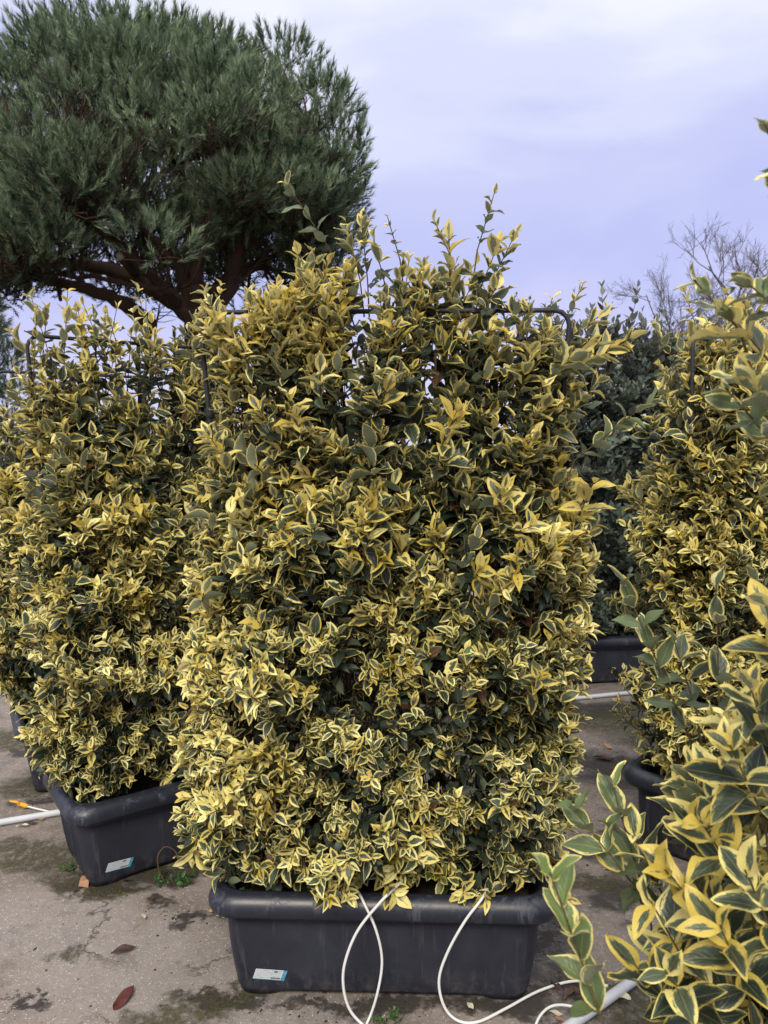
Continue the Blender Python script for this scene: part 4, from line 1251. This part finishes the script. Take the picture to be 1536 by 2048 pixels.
tube_thing('water_pipe', [p0 - dv * 1.6, p0, p0 + dv * .5 + np.array((0, 0, .001)), p1, p1 + dv * 1.2, p1 + dv * 2.6], .0125, M_PIPE, 'thick white plastic pipe on the ground under the big-leaved hedge', 'pipe', 40)
q0, q1 = on_ground(0, 1645, .012), on_ground(135, 1622, .012)
dq = q1 - q0
tube_thing('water_pipe', [q0 - dq * 3, q0 - dq, q0, q1, q1 + dq * 2.0, q1 + dq * 4], .0115, M_PIPE, 'thick white plastic pipe on the ground running behind the stickered left planter', 'pipe', 40)
tube_thing('irrigation_tube', [on_ground(52, 1612, .012), on_ground(80, 1619, .010), on_ground(110, 1624, .012), on_ground(140, 1620, .02)], .0031, M_TUBE, 'short white tube with an orange end beside the left pipe', 'tube', 24)
w0, w1 = on_ground(36, 1607, .012), on_ground(56, 1613, .012)
cn = empty('tube_connector', tuple(w0))
link('barrel', tube_mesh('barrel', smooth_path([np.zeros(3), (w1 - w0) * .4, (w1 - w0)], 8), np.array([.004, .008, .009, .0075, .007, .009, .008, .005]), M_ORANGE, 10), cn)
link('tab', tube_mesh('tab', np.array([(w1 - w0) * .3, (w1 - w0) * .3 + np.array((-.012, -.006, .012)), (w1 - w0) * .1 + np.array((-.03, -.008, .014))]), np.array([.006, .005, .003]), M_ORANGE, 8), cn)
tag(cn, 'small orange tube connector lying on the concrete by the left pipe', 'connector')
s0, s1 = on_ground(1165, 1395, .012), on_ground(1235, 1388, .012)
tube_thing('water_pipe', [s0 - (s1 - s0), s0, s1, s1 + (s1 - s0) * 2], .011, M_PIPE, 'white pipe on the ground behind, in front of the shrub planter', 'pipe', 20)

# ================================================================== LITTER AND WEEDS
LT = template_set(8, 6, 6, 21, (.34, .46), (.05, .35), (-.1, .28))
def fallen(px, py, ang, size, mat, label, name='fallen_leaf', k=0, z=.004, tiltv=.12):
    TV, TF, TUV = LT[k % 6]
    me = bpy.data.meshes.new(name)
    V = TV.copy(); V[:, 1] -= .5
    V = V * size
    stalk_n = len(V)
    V[:, 2] -= V[:, 2].min()
    p = on_ground(px, py)
    uv = np.zeros((len(TV), 3)); uv[:, :2] = TUV; uv[:, 2] = (k * .37) % 1
    colr = np.tile(np.array((.7, .2, .9, 1.0)), (len(TV), 1))
    o = link(name, quad_mesh(name, V, TF, mat, {'luv': ('FLOAT_VECTOR', uv), 'lcol': ('FLOAT_COLOR', colr)}))
    o.location = (p[0], p[1], z); o.rotation_euler = (tiltv * .3, tiltv * .2, math.radians(ang))
    return tag(o, label, 'leaf', 'fallen leaves')
fallen(248, 1905, -55, .066, M_BROWN, 'dark brown curled dead leaf alone on the open concrete', k=0)
fallen(247, 2000, -15, .078, M_REDDISH, 'large red-brown dead leaf lying alone near the moss before the main planter', k=1)
fallen(302, 1803, 60, .034, M_BROWN, 'small dark dead leaf in front of the stickered left planter', k=2)
fallen(287, 1837, 30, .034, M_CREAM, 'small white petal-like leaf on the concrete', k=3)
fallen(1205, 1520, 70, .09, M_REDDISH, 'bright red fallen leaf on the damp ground behind the main hedge', k=4)
fallen(1215, 1495, 20, .06, M_TAN, 'orange-brown fallen leaf behind the red leaf', k=1)
fallen(1300, 1668, 80, .05, M_TAN, 'tan fallen leaf at the foot of the right planter', k=2)
fallen(1232, 1672, 75, .05, M_TAN, 'orange fallen leaf beside the right planter', k=0)
fallen(940, 2018, 15, .034, M_CREAM, 'cream fallen leaf under the front of the main planter', k=2)
fallen(1240, 2000, 60, .05, M_CREAM, 'cream fallen leaf beside the thick pipe', k=5)
fallen(1112, 2030, 75, .034, M_CREAM, 'cream fallen leaf by the arching white tube', k=1)
fallen(1120, 2046, 40, .04, M_TAN, 'orange-brown leaf scrap below the arching white tube', k=3)
fallen(360, 1740, 80, .032, M_CREAM, 'pale curled leaf among the dried weeds', k=4)
fallen(440, 1838, 50, .04, M_CREAM, 'pale leaf scrap against the side of the main planter', k=3)
fallen(428, 1825, 100, .035, M_TAN, 'tan leaf scrap against the side of the main planter', k=5)
fallen(45, 1655, 95, .045, M_CREAM, 'cream fallen leaf touching the left pipe', k=0)
fallen(80, 1640, 85, .04, M_TAN, 'tan fallen leaf beside the left pipe', k=1)
fallen(18, 1612, 70, .05, M_BROWN, 'dark dead leaf by the orange connector', k=2)
fallen(60, 1650, 100, .05, M_BROWN, 'dark dead leaf under the left pipe', k=4)
fallen(250, 1765, 80, .035, M_BROWN, 'brown dead leaf under the stickered left planter', k=3)
for i, (px, py, a) in enumerate(((1110, 1975, 20), (1150, 1985, 80), (1135, 1995, 130), (1165, 2005, 40), (1180, 1990, 95))):
    fallen(px, py, a, .05, M_BROWN, 'dark wet dead leaf in the heap between tube and thick pipe', k=i)
# wood chip by the left planter
c_ = on_ground(168, 1768)
wc = link('wood_chip', py_mesh('wood_chip', [(-.012, -.016, .002), (.010, -.019, .002), (.015, .014, .002), (-.010, .018, .002), (-.009, -.013, .014), (.008, -.015, .019), (.011, .011, .016), (-.007, .014, .011)],
                              [(3, 2, 1, 0), (4, 5, 6, 7), (0, 1, 5, 4), (1, 2, 6, 5), (2, 3, 7, 6), (3, 0, 4, 7)], M_TAN, False))
wc.location = (c_[0], c_[1], .001); wc.rotation_euler = (0, .25, .3); wc.scale = (1.3, 1.3, 1.3)
tag(wc, 'orange wood chip at the corner of the stickered left planter', 'wood chip')
# dark crumbs scattered on the concrete
rng = np.random.default_rng(90)
crumb = []
for (px, py, rx, ry, n) in ((365, 1835, 45, 14, 60), (350, 1740, 60, 14, 50), (200, 1785, 50, 14, 40), (1150, 1975, 50, 25, 90), (1250, 1700, 60, 60, 90), (470, 2000, 60, 10, 30), (300, 1900, 250, 90, 22), (120, 1900, 150, 120, 10), (70, 1600, 80, 15, 40), (900, 2010, 130, 12, 50), (1210, 1530, 60, 60, 70), (1150, 1830, 40, 70, 40), (600, 2030, 160, 15, 30)):
    for _ in range(n):
        p = on_ground(px + rng.normal(0, rx * .6), py + rng.normal(0, ry * .6))
        crumb.append((p, rng.uniform(.0008, .0045) * rng.uniform(.5, 1.2)))
V, F = [], []
oct_ = np.array(((1, 0, 0), (0, 1, 0), (-1, 0, 0), (0, -1, 0), (0, 0, 1)))
for p, s in crumb:
    b = len(V); a = rng.uniform(0, 6.28); st = rng.uniform(.4, 2.2)
    for q in oct_:
        V.append((p[0] + s * (q[0] * st * math.cos(a) - q[1] * math.sin(a)), p[1] + s * (q[0] * st * math.sin(a) + q[1] * math.cos(a)), .0005 + s * .7 * q[2]))
    F += [(b, b + 1, b + 4), (b + 1, b + 2, b + 4), (b + 2, b + 3, b + 4), (b + 3, b, b + 4)]
lit = link('ground_litter', py_mesh('ground_litter', V, F, M_LITTER, False))
tag(lit, 'scattered dark crumbs of soil and leaf on the concrete', 'litter', kind='stuff')

def weed(px, py, n, size, hgt, seed, label, on=None):
    r = np.random.default_rng(seed)
    c = on_ground(px, py) if on is None else np.array(on)
    a = r.uniform(0, 6.28, n)
    d = nrm(np.stack([np.cos(a), np.sin(a), r.uniform(.2, 1.2, n)], 1))
    base = np.zeros((n, 3)) + r.normal(0, size * .9, (n, 3)) * (1, 1, 0)
    S = dict(base=base, dir=d, length=hgt * r.uniform(.5, 1.2, n), pairs=r.integers(2, 5, n), curl=np.full(n, .1), leaf=size * r.uniform(.6, 1.2, n), yel=np.zeros(n), fresh=r.uniform(.2, .8, n), pale=r.uniform(0, 1, n), open=np.full(n, 75.0))
    L = shoot_leaves(S, r, len(TPL_OVAL))
    root = empty('weed_plant', tuple(c))
    o = link('foliage', leaf_cloud('foliage', L, TPL_OVAL, M_WEED), root); o['kind'] = 'stuff'
    tip = S['base'] + S['dir'] * S['length'][:, None]
    t = link('stalks', tubes_joined('stalks', S['base'], (S['base'] + tip) / 2, tip, np.full(n, .001), np.full(n, .0006), M_GREENTWIG), root); t['kind'] = 'stuff'
    return tag(root, label, 'weed', 'weeds')
weed(775, 2040, 9, .014, .03, 1, 'small bright green weed on the concrete before the main planter')
weed(318, 1762, 10, .014, .035, 2, 'green weed at the right foot of the stickered left planter')
weed(140, 1740, 7, .016, .03, 3, 'clover-like weed at the fluted end of the stickered left planter')
weed(375, 1768, 7, .02, .03, 4, 'flat green weed between the left and main planters')
for i, sx in enumerate((-.33, -.27, -.20, -.10)):
    weed(0, 0, 8, .016, .035, 10 + i, 'small green weed in the soil at the left end of the main planter', on=(C1[0] + sx, C1[1] - .135 + .01 * i, .228))
weed(0, 0, 6, .03, .04, 16, 'round-leaved green weed in the soil of the right planter', on=(C4[0] - .24, C4[1] - .30, .23))
# dried arching stem beside the left planter
dd = [on_ground(330, 1765, 0), at(318, 1740, 2.24), at(316, 1712, 2.24), at(330, 1694, 2.25), at(350, 1702, 2.26), at(358, 1725, 2.26)]
st = tube_thing('dried_stem', dd, .0022, M_TWIG, 'dried arching weed stem at the right foot of the stickered left planter', 'stem', 30)
